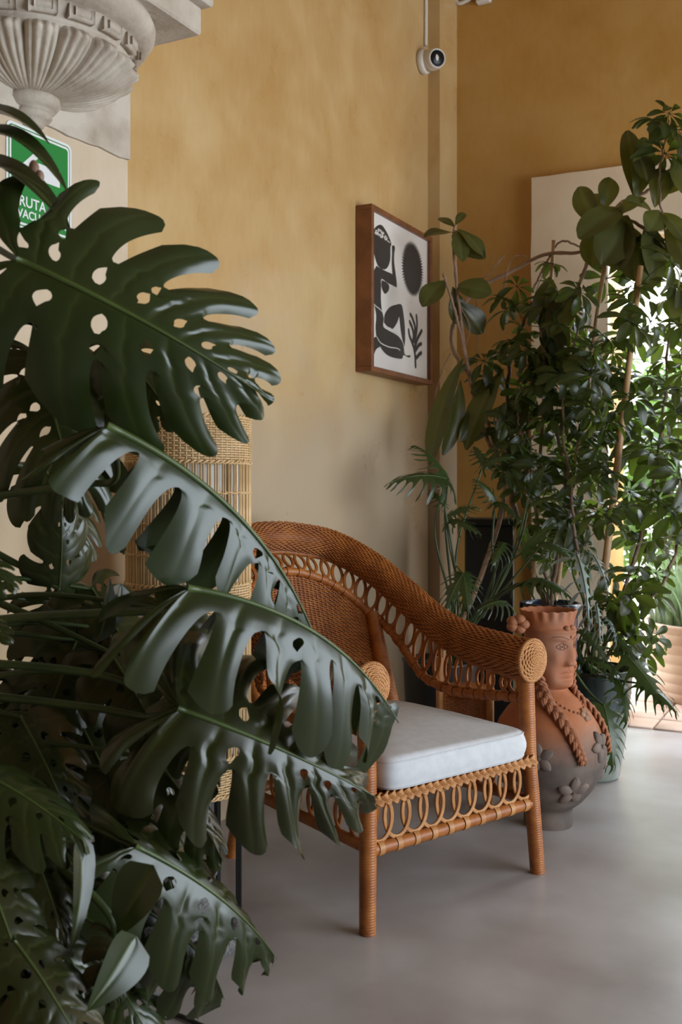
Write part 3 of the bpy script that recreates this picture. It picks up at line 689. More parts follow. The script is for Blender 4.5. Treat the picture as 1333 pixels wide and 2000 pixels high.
for k in range(6):
    a = 2*PI*k/6+math.radians(10); g = MB(); box(g, (0, 0, (LZ['b0']+0.06)/2), (0.016, 0.016, LZ['b0']+0.06), bev=0.0015); o = g.build('leg', M['black'], lam, smooth=False)
    o.location = ((LR-0.03)*math.cos(a), (LR-0.03)*math.sin(a), 0); o.rotation_euler = (0, 0, a)
g = MB(); lathe(g, [(LR-0.045, LZ['b0']-0.004), (LR-0.015, LZ['b0']-0.004), (LR-0.015, LZ['b0']+0.01), (LR-0.045, LZ['b0']+0.01), (LR-0.045, LZ['b0']-0.004)], n=40); g.build('base_ring', M['black'], lam)
g = MB(); tube(g, [(0, 0, LZ['b0']), (0, 0, 0.75)], 0.008, 8); lathe(g, [(0.02, .75), (.02, .81), (.035, .83), (.04, .87), (.03, .91), (0, .925)], n=16); g.build('bulb_stem', M['black'], lam)

# ------------------------------------------------------------------ rattan plant stand glimpsed behind the arm
st = empty('rattan_stand', room(.45, 3.70, 0), math.radians(18), 'small rattan stand with woven apron, seen under the arm of the armchair', 'plant stand')
for sx in (-1, 1):
    for sy in (-1, 1):
        g = MB(); wrapped(g, [(sx*.088, sy*.08, 0), (sx*.088, sy*.08, .52)], .0125, None, .0055, .0012, 10); g.build('leg', M['rattan_light'], st)
def apron(sy):
    def S(u, v): return np.stack([(2*u-1)*.085, np.full_like(u, sy*.08), .26+.14*v], 1), np.tile([[0, sy*1., 0]], (len(u), 1))
    return S
for sy in (-1, 1):
    g = MB(); weave(g, apron(sy), .17, .14, .007, .015, .0028, .0026); g.build('apron', M['rattan'], st)
g = MB(); lathe(g, [(0, .38), (.10, .38), (.105, .395), (.10, .40), (0, .40)], n=28); g.build('shelf', M['rattan'], st)
# ------------------------------------------------------------------ terracotta head vase
VC = room(.693, 3.42, 0)
FACE = math.atan2(*(lambda d: (d.y, d.x))(RIGHT*0.66-FWD*0.75))
vs = empty('head_vase', VC, FACE, 'smoke-blackened terracotta vase shaped as a braided woman beside the armchair', 'vase')
def matvase():
    m = material('smoked_terracotta', (0.30, 0.088, 0.027), (0.42, 0.15, 0.058), 7, 0.75, bump=0.25, bscale=50, dist=0.004)
    nt = m.node_tree; L = nt.links.new; b = nt.nodes['Principled BSDF']; cr = nt.nodes[m['_cr']]
    tc = nt.nodes.new('ShaderNodeTexCoord'); sp = nt.nodes.new('ShaderNodeSeparateXYZ'); L(tc.outputs['Object'], sp.inputs[0])
    n = nt.nodes.new('ShaderNodeTexNoise'); n.inputs['Scale'].default_value = 6; n.inputs['Detail'].default_value = 5; L(tc.outputs['Object'], n.inputs['Vector'])
    ma = nt.nodes.new('ShaderNodeMath'); ma.operation = 'MULTIPLY_ADD'; ma.inputs[1].default_value = 0.16; L(n.outputs['Fac'], ma.inputs[0]); L(sp.outputs[2], ma.inputs[2])
    mr = nt.nodes.new('ShaderNodeMapRange'); mr.inputs[1].default_value = 0.30; mr.inputs[2].default_value = 0.44; L(ma.outputs[0], mr.inputs[0])
    mx = nt.nodes.new('ShaderNodeMix'); mx.data_type = 'RGBA'; L(mr.outputs[0], mx.inputs[0]); mx.inputs[6].default_value = (0.082, 0.062, 0.052, 1); L(cr.outputs[0], mx.inputs[7])
    n3 = nt.nodes.new('ShaderNodeTexNoise'); n3.inputs['Scale'].default_value = 4.0; n3.inputs['Detail'].default_value = 4; L(tc.outputs['Object'], n3.inputs['Vector'])
    m3 = nt.nodes.new('ShaderNodeMapRange'); m3.inputs[1].default_value = 0.46; m3.inputs[2].default_value = 0.66; L(n3.outputs['Fac'], m3.inputs[0]); m3.inputs[4].default_value = 0.6
    mx2 = nt.nodes.new('ShaderNodeMix'); mx2.data_type = 'RGBA'; L(m3.outputs[0], mx2.inputs[0]); L(mx.outputs[2], mx2.inputs[6]); mx2.inputs[7].default_value = (0.27, 0.19, 0.145, 1)
    L(mx2.outputs[2], b.inputs['Base Color']); return m
M['vase'] = matvase()
M['clay_dark'] = material('incised_dark_clay', (0.07, 0.035, 0.022), None, 5, 0.8)
M['clay_grey'] = material('greyed_clay', (0.11, 0.08, 0.065), (0.20, 0.145, 0.115), 18, 0.8)
M['clay_red'] = material('red_clay', (0.25, 0.085, 0.034), (0.36, 0.145, 0.065), 18, 0.75, bump=0.3, bscale=120)
prof = [(.079, 0), (.082, .02), (.078, .052), (.083, .062), (.112, .085), (.145, .125), (.170, .170), (.184, .215), (.187, .255), (.181, .30), (.163, .345), (.135, .385), (.102, .418), (.074, .440), (.061, .455), (.0575, .47),
        (.060, .485), (.0665, .505), (.073, .53), (.0775, .56), (.080, .60), (.081, .63), (.082, .655), (.085, .675), (.090, .70), (.0935, .712), (.094, .716), (.090, .718), (.085, .705), (.080, .67), (.075, .64), (0.0, .635)]
pr_ = np.array(prof); NP = 300
cum = np.r_[0, np.cumsum(np.hypot(*np.diff(pr_, axis=0).T))]
from_s = np.linspace(0, cum[-1], NP); pr2 = np.stack([np.interp(from_s, cum, pr_[:, 0]), np.interp(from_s, cum, pr_[:, 1])], 1)
ker = np.ones(5)/5; sm = np.stack([np.convolve(np.pad(pr2[:, i], 2, 'edge'), ker, 'valid') for i in (0, 1)], 1); sm[0] = pr2[0]; sm[-1] = pr2[-1]; pr2 = sm
outer = from_s < cum[26]
def gz(z, c, w): return np.exp(-((z-c)/w)**2)
def gp(p, c, w): return np.exp(-((p-c)/w)**2)
def sstep(x, a, b): t = np.clip((x-a)/(b-a), 0, 1); return t*t*(3-2*t)
def relief(p, z):
    """face relief added to the radius; p = angle from the facing direction"""
    ap = np.abs(p); d = np.zeros(np.broadcast(p, z).shape)
    face = sstep(z, .455, .468)*(1-sstep(z, .645, .665))
    d += face*0.010*np.cos(np.clip(ap, 0, PI/2))                                      # fuller front
    d += 0.020*gz(z, .476, .017)*gp(p, 0, .62)*sstep(z, .452, .466)                     # chin
    d += 0.010*gz(z, .50, .03)*gp(ap, .75, .35)                                         # jaw
    nose = np.clip((0.618-z)/(0.618-0.543), 0, 1)*sstep(z, .534, .540)
    d += nose**0.9*0.022*gp(p, 0, .13+0.10*nose)                                        # nose wedge
    d += 0.007*gz(z, .546, .008)*gp(ap, .19, .085)                                      # nostrils
    d -= 0.004*gz(z, .537, .004)*gp(ap, .12, .06)
    d += 0.006*gz(z, .627, .008)*gp(ap, .45, .30)                                       # brow
    d -= 0.009*gz(z, .606, .014)*gp(ap, .40, .17)                                       # sockets
    d += 0.0065*gz(z, .602, .0085)*gp(ap, .42, .14)                                     # eyeballs
    d += 0.006*gz(z, .565, .022)*gp(ap, .62, .25)                                       # cheeks
    d += 0.0085*gz(z, .517, .0050)*gp(ap, .09, .19)+0.009*gz(z, .5025, .0055)*gp(p, 0, .26)  # lips
    d -= 0.0065*gz(z, .5100, .0022)*gp(p, 0, .30)
    d -= 0.003*gz(z, .525, .006)*gp(p, 0, .05)                                          # philtrum
    d -= 0.004*gz(z, .490, .006)*gp(p, 0, .3)
    d += 0.005*gz(z, .652, .007)*gp(ap, 0.0, 1.5)                                       # hair band
    fl = sstep(z, .672, .708)*0.0032*np.cos(17*p)                                       # fluted crown
    return d+fl
nph = 260; ph = np.linspace(-PI, PI, nph, endpoint=False)
r = pr2[:, 0][:, None]*np.ones(nph); z = pr2[:, 1][:, None]*np.ones(nph)
rr = r+np.where(outer[:, None], relief(ph[None], z), 0)
zz = z+np.where((pr2[:, 1] > .69)[:, None], 0.0016*np.cos(17*ph+.4)[None], 0)
g = MB(); g.add(np.stack([rr*np.cos(ph), rr*np.sin(ph), zz], -1), [f[::-1] for f in gridfaces(NP, nph, False, True)]); g.build('vase_body', M['vase'], vs)
op = pr2[outer]
def vsurf(p, z_, out=0.0):
    p = np.asarray(p, float); z_ = np.asarray(z_, float); rr = np.interp(z_, op[:, 1], op[:, 0])+relief(p, z_)+out
    return np.stack([rr*np.cos(p), rr*np.sin(p), z_], -1)
def vnorm(p, z_):
    e = 1e-3; a = vsurf(p, z_); b = vsurf(p+e*10, z_); c = vsurf(p, z_+e); n_ = np.cross(b-a, c-a); return n_/np.linalg.norm(n_)
# incised eyes, brows, forehead mark
for sg in (-1, 1):
    g = MB()
    a = np.linspace(0, 2*PI, 33)[:-1]; e = vsurf(sg*(.39+.23*np.cos(a)), .602+.0105*np.sin(a)*(1-0.3*np.abs(np.cos(a))), .0004); tube(g, e, .0009, 5, closed=True)
    for dx in (-.085, .085): tube(g, vsurf(sg*np.full(6, .39+dx), np.linspace(.5945, .6095, 6), .0005), .0008, 5)
    ball(g, vsurf(sg*.39, .602, .001), (.0025,)*3, 8, 6); g.build('incised_eye', M['clay_dark'], vs)
    g = MB(); x = np.linspace(.12, .80, 16); tube(g, vsurf(sg*x, .624+.012*np.sin((x-.12)/.68*PI*0.75), .0003), .0010, 5); g.build('eyebrow', M['clay_dark'], vs)
g = MB(); ball(g, vsurf(0, .632, .001), (.004, .004, .006), 8, 6); g.build('forehead_mark', M['clay_red'], vs)
for dp in (-.16, .16):
    g = MB(); ball(g, vsurf(dp, .660, .002), (.010, .013, .010), 12, 8); g.build('hair_knot', M['clay_red'], vs)
# braids
for sg in (-1, 1):
    pz = [(-1.45, .53), (-1.30, .47), (-.95, .425), (-.66, .385), (-.50, .335), (-.40, .285), (-.33, .245)]
    if sg > 0: pz = [(1.25, .53), (1.05, .47), (.82, .43), (.68, .39), (.60, .345), (.56, .295), (.55, .255)]
    p = spline([vsurf(a, b, .012) for a, b in pz], 220); up_ = np.array([vnorm(a, b) for a, b in pz]); upn = nrm(spline(up_, 220))
    g = MB(); t, na, nb = frames(p, ref=upn); s_ = np.linspace(0, 1, 220)*4.6*2*PI; tap = np.linspace(1.0, .55, 220)
    for k in range(3):
        q = s_+k*2*PI/3; c = p+nb*(0.0150*tap*np.sin(q))[:, None]+na*(0.008*tap*np.sin(2*q))[:, None]
        tt, ca, cb = frames(c, ref=upn)
        for w in (-1, 0, 1): tube(g, c+cb*(w*0.0066*tap)[:, None]+ca*(-0.0015*abs(w)), .0066*tap, 7)
    g.build('braid', M['clay_red'], vs)
# side hair buns behind the crown
for sg in (-1,):
    g = MB()
    for k in range(5):
        a = 2*PI*k/5; ball(g, (-.035+.015*math.cos(a), sg*.118+.012*math.cos(a), .672+.016*math.sin(a)), (.022, .020, .017), 12, 8)
    g.build('hair_bun', M['clay_red'], vs)
# bead necklace and flower pendant
bead = MB(); ball(bead, (0, 0, 0), (.0052, .0040, .0040), 8, 6); bead0 = bead.build('bead', M['clay_red'], vs); first = True
for k in range(19):
    f = (k-9)/9; p_ = f*.95; z_ = .452-.052*(1-abs(f)**1.6)-0.012*(1-abs(f))
    o = bead0 if first else bead0.copy()
    if not first: COL.objects.link(o)
    first = False; o.location = vsurf(p_, z_, .002); o.rotation_euler = (0, 0.5*f, p_+PI/2)
def petals(nm, pc_, zc_, n, L0, W, mat, spin=0.0, lift=.006, center=.006):
    Nn = vnorm(pc_, zc_); C0 = vsurf(pc_, zc_); e1 = np.cross((0, 0, 1), Nn); e1 /= np.linalg.norm(e1); e2 = np.cross(Nn, e1)
    fl = empty(nm, (0, 0, 0)); fl.parent = vs; fl.location = C0
    for k in range(n):
        a = spin+2*PI*k/n; g = MB(); dr = math.cos(a)*e1+math.sin(a)*e2; sd = np.cross(Nn, dr)
        U = np.linspace(0, 1, 8); V = np.linspace(-1, 1, 7); pts = []; 
        for side in (1, -1):
            for u in U:
                w = W*math.sin(PI*min(1, .18+.80*u)**1.25)**.7 if u < 1 else W*.12
                for v_ in V:
                    rdg = 0.0012*math.cos(v_*PI*3)*side
                    q = dr*(L0*u)+sd*(w*v_)+Nn*((lift*math.sin(PI*u*.85)+.005*(1-abs(v_)**2)+rdg) if side > 0 else -0.004)
                    # hug the body
                    q = q-Nn*(np.dot(q, q)-np.dot(q, Nn)**2)/(2*.2)
                    pts.append(q)
        g.add(pts, gridfaces(8, 7)+[tuple(56+i for i in f[::-1]) for f in gridfaces(8, 7)]+
              [(i*7, i*7+56, i*7+63, i*7+7) for i in range(7)]+[(i*7+6, i*7+13, i*7+69, i*7+62) for i in range(7)]+[(49+i, 56+49+i, 56+50+i, 50+i) for i in range(6)])
        g.build('petal', mat, fl)
    g = MB(); ball(g, Nn*lift, (center, center, center), 10, 7)
    for k in range(6):
        a = 2*PI*k/6; ball(g, Nn*(lift+.004)+(math.cos(a)*e1+math.sin(a)*e2)*center*.8, (center*.35,)*3, 6, 5)
    g.build('flower_centre', mat, fl)
M['clay_tan'] = material('tan_clay', (0.26, 0.135, 0.075), (0.34, 0.19, 0.115), 18, 0.75)
petals('pendant_flower', 0.12, .382, 5, .026, .0105, M['clay_tan'], 0.4, .003, .004)
for p_, z_, sp, s_ in ((.20, .285, 1.9, 1.05), (-1.08, .262, .5, 1.0), (-.42, .150, 1.57, 1.15), (.86, .195, .3, 1.05), (-1.75, .17, 0.9, 1.0), (1.6, .27, .4, 1.0), (2.6, .2, .4, 1.0)):
    petals('flower', p_, z_, 5, .050*s_, .016*s_, M['clay_grey'], sp)
g = MB(); lathe(g, [(0, .655), (.076, .655)], n=30); g.build('soil', M['soil'], vs)

# ------------------------------------------------------------------ planters
def pot(name, loc, prof, mat, label, soilz, soilr, n=48):
    e = empty(name, loc, 0, label, 'planter'); g = MB(); lathe(g, prof, n=n); g.build('pot', mat, e)
    g = MB(); lathe(g, [(0, soilz+.01), (soilr*.6, soilz+.006), (soilr, soilz)], n=28); g.build('soil', M['soil'], e); return e
gp_ = room(.975, 3.98, 0)
# clay-grey lower half of the glaze
m = M['glazed']; nt = m.node_tree; tcn = nt.nodes.new('ShaderNodeTexCoord'); spn = nt.nodes.new('ShaderNodeSeparateXYZ'); nt.links.new(tcn.outputs['Object'], spn.inputs[0])
mrn = nt.nodes.new('ShaderNodeMapRange'); mrn.inputs[1].default_value = .17; mrn.inputs[2].default_value = .30; nt.links.new(spn.outputs[2], mrn.inputs[0])
mxn = nt.nodes.new('ShaderNodeMix'); mxn.data_type = 'RGBA'; nt.links.new(mrn.outputs[0], mxn.inputs[0]); mxn.inputs[6].default_value = (.20, .22, .19, 1)
nt.links.new(nt.nodes[m['_cr']].outputs[0], mxn.inputs[7]); nt.links.new(mxn.outputs[2], nt.nodes['Principled BSDF'].inputs['Base Color'])
glz = pot('glazed_planter', gp_, [(0, 0), (.098, 0), (.106, .012), (.128, .15), (.145, .30), (.154, .40), (.158, .42), (.150, .425), (.144, .41), (.140, .37)], M['glazed'], 'dark green glazed pot behind the terracotta head vase', .385, .141)
bkp = pot('black_planter', room(.40, 4.12, 0), [(0, 0), (.12, 0), (.13, .01), (.15, .42), (.155, .43), (.145, .43), (.14, .39)], M['blackpot'], 'plain black planter behind the armchair by the corner', .395, .14)
pd = room(.68, 4.70, 0)
e = empty('black_pedestal', pd, math.radians(20), 'tall black pedestal behind the plants by the back wall', 'pedestal')
g = MB(); box(g, (0, 0, .475), (.22, .22, .95), bev=.006); g.build('column', M['blackpot'], e, smooth=False)
g = MB(); box(g, (0, 0, .965), (.25, .25, .03), bev=.004); g.build('top_slab', M['blackpot'], e, smooth=False)
# courtyard pot with grassy lavender
cpq = room(1.99, 5.42, 0)
ribs = [(0, 0), (.30, 0)]
for k in range(90):
    f = k/89; zz_ = .008+.385*f; ribs.append((.305+.062*f**.8+.0075*abs(math.sin(f*PI*7.5))**.6, zz_))
ribs += [(.378, .40), (.376, .412), (.345, .412), (.34, .38)]
cpt = empty('ribbed_planter', cpq, 0, 'pale ribbed terracotta planter of grassy herbs out in the courtyard', 'planter')
g = MB(); lathe(g, ribs, n=64); g.build('pot', M['ribbed'], cpt)
g = MB(); lathe(g, [(0, .385), (.2, .38), (.343, .375)], n=28); g.build('soil', M['soil'], cpt)
g = MB()
for k in range(1500):
    a = random.random()*2*PI; r_ = .33*math.sqrt(random.random()); h = random.uniform(.22, .44); ln_ = random.uniform(0, .20); b_ = a+random.gauss(0, .6)
    base = np.array((r_*math.cos(a), r_*math.sin(a), .37)); t_ = np.linspace(0, 1, 5); w = random.uniform(.0025, .005)
    c = base+np.stack([ln_*t_**1.7*math.cos(b_), ln_*t_**1.7*math.sin(b_), h*t_-.3*ln_*t_**3], 1); sd = np.array((-math.sin(b_+.8), math.cos(b_+.8), 0))
    ww = (w*(1-t_**2*.9))[:, None]; g.add(np.concatenate([c-sd*ww, c+sd*ww]), [(i, i+1, 6+i, 5+i) for i in range(4)])
tag(g.build('blades', M['grassy'], cpt), kind='stuff')
# ------------------------------------------------------------------ leaves
def monstera_mesh(name, L=0.5, seed=0, nl=7, wide=1.0, slit=0.44, holes=0.9, droop=0.05, curl=(0.6, 0.6), fold=(0.1, 0.1), bend=0.06, lobe=0.010, gapw=0.10, cols=10, rows=40, twist=0.0, mat='monstera', rib=1.0, b1=None):
    rg = np.random.default_rng(seed); mb = MB()
    T = np.array([0, .12, .26, .42, .58, .74, .88, 1.0])
    ANG = np.interp(np.linspace(0, 1, 101), T, np.radians([158, 133, 108, 86, 68, 50, 31, 4]))
    LEN = np.interp(np.linspace(0, 1, 101), T, np.array([.24, .37, .47, .505, .48, .40, .26, .09]))*L*wide
    k5 = np.ones(13)/13; sm = lambda a: np.convolve(np.pad(a, 6, 'edge'), k5, 'valid'); ANG = sm(ANG); LEN = sm(LEN)
    def pos(t, r, s):
        q = t*100; a = np.interp(q, np.arange(101), ANG); l = np.interp(q, np.arange(101), LEN)
        mx_ = L*0.93*np.clip((t-.2)/.8, 0, 1)**.95
        da = a-0.42*r*np.sin(np.clip(a, 0, PI/1.3)); am = a-0.2*r
        return mx_+l*r*np.cos(da), s*l*r*np.sin(da)
    rv = np.linspace(0, 1, rows)
    for si, s in enumerate((1, -1)):
        n = nl+int(rg.integers(-1, 1)); bt = np.linspace(0, 1, n+1)**0.92; bt[1:-1] += rg.normal(0, .006, n-1)
        gap = np.zeros((n+1, rows))
        if b1 and s > 0: bt[1] = b1
        for i in range(1, n):
            dt = (bt[i+1]-bt[i-1])/2; rs = slit+rg.uniform(-.06, .12)+(.18 if i == n-1 else 0)-(.06 if i < 2 else 0)
            x = np.clip((rv-rs)/(1-rs), 0, 1); w = gapw*dt*rg.uniform(.75, 1.25)*(2.4 if b1 and s > 0 and i == 1 else 1); rs = rs-.08*(1 if b1 and s > 0 and i == 1 else 0)
            gap[i] = np.where(rv > rs, w*(np.sqrt(x)*1.5*(1-.45*x)+.10), 0)
            if rg.random() < holes:
                rc = rg.uniform(.16, .24); hl = rg.uniform(.05, .085)
                if rc+hl < rs-.05: gap[i] = np.maximum(gap[i], np.where(np.abs(rv-rc) < hl, dt*.15*np.sqrt(np.clip(1-((rv-rc)/hl)**2, 0, 1)), 0))
            if rg.random() < holes*.5:
                rc = rs-.085; hl = .045
                if rc > .33: gap[i] = np.maximum(gap[i], np.where(np.abs(rv-rc) < hl, dt*.10*np.sqrt(np.clip(1-((rv-rc)/hl)**2, 0, 1)), 0))
        bidx = {}
        for i in range(n):
            cc = np.linspace(-1, 1, cols+1); cc = np.sign(cc)*np.abs(cc)**1.7; t0, t1 = bt[i], bt[i+1]; ids = np.zeros((rows, cols+1), int)
            dr = droop*L*rg.uniform(.4, 1.6); lb = lobe*rg.uniform(.6, 1.5)*L/0.5; tw = rg.normal(0, twist)
            rend = 1-0.17*np.abs(cc)**2.2*(1.1 if i else .8)+0.07*cc
            R = rv[:, None]*rend[None]*rg.uniform(.95, 1.04)
            tl, tr = t0+gap[i], t1-gap[i+1]
            tt = tl[:, None]+(tr-tl)[:, None]*(cc[None]+1)/2
            tt = np.clip(tt, 0, 1); x, y = pos(tt, R, s)
            ay = np.abs(y); f0, kc = fold[si], curl[si]/(0.5*L)
            sarc = ay
            yy = (np.sin(f0+kc*sarc)-math.sin(f0))/kc if kc > 1e-6 else ay*math.cos(f0)
            zz = (np.cos(f0+kc*sarc)-math.cos(f0))/kc if kc > 1e-6 else -ay*math.sin(f0)
            open_ = np.clip((R-.15)/.5, 0, 1)
            zz = zz-dr*R**2.2-lb*(cc[None]**2)*open_+lb*.35*np.exp(-(cc[None]/.22)**2)*-1*np.clip(R*4, 0, 1)*(1-R*.6)+tw*cc[None]*R**2*L*.12
            zz = zz+.011*L*np.sin(R*rg.uniform(5, 9)+rg.uniform(0, 6))*cc[None]*np.clip((R-.3)*2, 0, 1)+.008*L*np.sin(R*rg.uniform(4, 7)+rg.uniform(0, 6))*np.clip((R-.3)*2, 0, 1)
            vein = .5*np.exp(-(cc[None]/.07)**2)*(1-.6*R)+0*R; vein = np.maximum(vein, np.exp(-(R/.02)**2)*.9)
            xl = x/L; zb = 4*bend*L*xl*(1-np.clip(xl, -.3, 1.1))
            for r_ in range(rows):
                for c_ in range(cols+1):
                    key = None
                    if c_ == 0 and i > 0 and gap[i][r_] == 0: key = (i, r_)
                    if c_ == cols and i < n-1 and gap[i+1][r_] == 0: key = (i+1, r_)
                    if key is not None and key in bidx: ids[r_, c_] = bidx[key]; continue
                    ids[r_, c_] = mb.n; mb.v.append(np.array([[x[r_, c_], s*yy[r_, c_], zz[r_, c_]+zb[r_, c_]]])); mb.attr.append(np.array([vein[r_, c_]*.8])); mb.n += 1
                    if key is not None: bidx[key] = ids[r_, c_]
            for r_ in range(rows-1):
                for c_ in range(cols):
                    q = (ids[r_, c_], ids[r_+1, c_], ids[r_+1, c_+1], ids[r_, c_+1])
                    mb.f.append(tuple(int(k) for k in (q if s < 0 else q[::-1])))
    v = np.concatenate(mb.v); me = bpy.data.meshes.new(name); me.from_pydata(v.tolist(), [], mb.f); me.shade_smooth()
    at = me.attributes.new('vein', 'FLOAT', 'POINT'); at.data.foreach_set('value', np.concatenate(mb.attr)); me.materials.append(M[mat])
    g = MB(); xs = np.linspace(-.01, .97, 24)*L; tube(g, np.stack([xs, 0*xs, 4*bend*xs*(1-xs/L)+.0015*L], 1), np.linspace(.0095, .0018, 24)*L/.5*.62*rib, 7)
    vv = np.concatenate(g.v); m2 = bpy.data.meshes.new('midrib'); m2.from_pydata(vv.tolist(), [], g.f); m2.shade_smooth(); m2.materials.append(M['petiole'])
    return me, m2
mroot = P(-262, 1800, 1.95); mroot.z = 0
mon = empty('monstera', mroot, 0, 'large dark green monstera with split leaves arching in from the left side', 'plant')
g = MB(); lathe(g, [(0, 0), (.17, 0), (.18, .01), (.21, .33), (.215, .345), (.20, .345), (.195, .31), (0, .31)], n=40); g.build('pot', M['concrete'], mon)
g = MB(); lathe(g, [(0, .318), (.193, .312)], n=28); g.build('soil', M['soil'], mon)
stem_pts = [mroot+Vector((0, 0, .3)), mroot+Vector((.03, .02, .6)), mroot+Vector((-.02, .04, .95)), mroot+Vector((.03, .03, 1.3)), mroot+Vector((.01, 0, 1.7))]
g = MB(); sp_ = spline([tuple(p) for p in stem_pts], 60); tube(g, sp_, .017, 9); g.build('stem', M['petiole_dark'], mon, off=mroot)
mcount = 0
def stalk(pts, B):
    # every leaf stalk starts on the main stem
    z = min(max(pts[0].z-.06, .42), 1.6) if len(pts) > 1 else min(max(B.z-.05, .42), 1.6)
    k = int(np.argmin(np.abs(sp_[:, 2]-z))); s = Vector(sp_[k])
    mid = [] if len(pts) > 1 else [s.lerp(B, .5)+Vector((0, 0, .05))]
    return [tuple(q) for q in [s]+mid+pts]
def mleaf(bpx, tpx, n3, pet=None, L=None, attach=None, **kw):
    """bpx/tpx = (px, py, distance) of the leaf's base and tip; n3 = blade normal as (to camera, up, right)"""
    global mcount
    B, T = P(*bpx), P(*tpx); x = T-B; ln = x.length
    nn = (Vector((CAMQ, 0, CAMZ))-B).normalized()*n3[0]+UP*n3[1]+RIGHT*n3[2]
    me, m2 = monstera_mesh('leaf', L or ln, seed=kw.pop('seed', 100+mcount), **kw); mcount += 1
    o = inst(me, 'leaf', mon, basis(x, nn, B-mroot)); i2 = bpy.data.objects.new('midrib', m2); COL.objects.link(i2); i2.parent = o
    pts = stalk([P(*q) for q in (pet or [])]+[B], B)
    g = MB(); sp = spline(pts, 48); k_ = 1 if pet else .7; tube(g, sp, np.linspace(.0105*k_, .0055*k_, 48), 8); g.build('petiole', M['petiole_dark'], mon, off=mroot)
    return o
# A: the big leaf at eye level
mleaf((38, 508, 1.74), (522, 778, 1.90), (.95, .50, .12), pet=[(-180, 620, 1.95), (-60, 480, 1.85)], seed=3, wide=1.04, slit=.42, holes=1, droop=.05, curl=(.15, .75), fold=(-.05, .35), bend=.05, lobe=.012, nl=8, gapw=.13, b1=.20)
# B: long drooping leaf below it, seen edge-on
mleaf((215, 835, 1.74), (630, 1290, 2.02), (.05, 1, .35), pet=[(-150, 985, 1.95), (0, 968, 1.93), (150, 945, 1.90), (225, 935, 1.88)], seed=11, wide=.34, twist=.7, gapw=.20, droop=.12, curl=(.9, .8), fold=(.5, .95), bend=.10, lobe=.016, slit=.26, nl=9)
# C: glossy leaf across the chair
mleaf((372, 1150, 1.76), (785, 1425, 2.0), (.2, .95, .25), pet=[(-160, 1240, 1.95), (20, 1208, 1.9), (260, 1195, 1.85), (372, 1192, 1.80), (385, 1165, 1.79)], seed=23, wide=.66, twist=.7, gapw=.20, droop=.12, curl=(.5, 1.0), fold=(.15, .75), bend=.11, lobe=.018, slit=.26, nl=8)
# D: lower leaf with light midrib
mleaf((352, 1385, 1.80), (748, 1565, 1.96), (1, .38, .42), pet=[(-160, 1355, 1.95), (0, 1362, 1.93), (180, 1382, 1.9), (290, 1400, 1.87)], seed=31, wide=.92, twist=.6, gapw=.17, droop=.09, curl=(.35, .6), fold=(0, .15), bend=.05, lobe=.018, slit=.28, nl=8)
# E: lowest pair at the floor
mleaf((268, 1655, 1.80), (545, 1880, 1.98), (.6, .8, .4), pet=[(-120, 1600, 2.0), (100, 1590, 1.95)], seed=41, wide=.85, twist=.5, gapw=.16, droop=.08, curl=(.5, .9), fold=(.1, .4), bend=.07, lobe=.018, slit=.38, nl=6)
mleaf((250, 1760, 1.84), (440, 1960, 1.98), (.5, .8, .5), pet=[(-60, 1700, 2.0), (120, 1720, 1.97)], seed=43, wide=.75, twist=.5, gapw=.16, droop=.10, curl=(.7, 1.1), fold=(.2, .5), bend=.10, lobe=.018, nl=6)
# dark leaf behind A, lobes hanging at the left edge
mleaf((70, 690, 1.98), (150, 985, 1.94), (.95, .3, .1), pet=[(-150, 700, 2.0), (-20, 660, 2.0)], seed=51, wide=1.25, droop=.06, curl=(.5, .5), fold=(.1, .1), bend=.05, lobe=.012, nl=7, slit=.35)
mleaf((215, 660, 2.05), (345, 830, 2.0), (.9, .4, .2), seed=53, wide=.9, curl=(.4, .5), fold=(.1, .2), nl=6)
# leaf at the top left that hangs over the sign
TOPLEAF = True
# leaf hanging over the lamp's left side and shadowed leaves behind
mleaf((170, 800, 2.02), (235, 1090, 2.05), (.6, .3, -.6), seed=63, wide=.6, droop=.08, curl=(.6, .9), fold=(.2, .3), nl=6)
mleaf((115, 1150, 2.15), (120, 985, 2.12), (.9, .3, .3), pet=[(-100, 1050, 2.1), (40, 1105, 2.13)], seed=64, wide=1.0, curl=(.5, .5), fold=(.1, .1), nl=5)
mleaf((215, 1275, 2.1), (330, 1480, 2.05), (.8, .5, .1), pet=[(-100, 1150, 2.1), (40, 1195, 2.1), (120, 1230, 2.1)], seed=65, wide=1.0, curl=(.5, .5), fold=(.1, .2), nl=6)
mleaf((-70, 1080, 1.7), (32, 1150, 1.68), (.8, .5, .1), seed=66, wide=.9, nl=5)
mleaf((-90, 1200, 1.7), (22, 1250, 1.68), (.8, .5, .3), seed=67, wide=.9, nl=5)
# petioles without a leaf in view
for pts in ([(-160, 1300, 1.9), (0, 1297, 1.88), (180, 1315, 1.88), (290, 1345, 1.88), (345, 1342, 1.88)], [(-120, 1560, 1.8), (60, 1660, 1.75), (160, 1730, 1.72), (215, 1790, 1.70), (225, 1830, 1.70)]):
    g = MB(); q_ = [P(*q) for q in pts]; sp = spline(stalk(q_, q_[-1]), 48); tube(g, sp, np.linspace(.0105, .0055, 48), 8); g.build('petiole', M['petiole_dark'], mon, off=mroot)
mleaf((345, 1342, 1.88), (430, 1560, 1.86), (.75, .5, .5), seed=71, wide=.75, droop=.08, curl=(.6, .9), fold=(.2, .4), nl=6, lobe=.018)
mleaf((225, 1830, 1.70), (175, 2010, 1.62), (.35, .6, .9), seed=72, wide=.7, droop=.05, curl=(1.0, 1.0), fold=(.3, .3), nl=5)
mleaf((40, 1400, 1.95), (150, 1640, 1.9), (.7, .6, .1), seed=73, wide=1.0, curl=(.5, .6), nl=6)
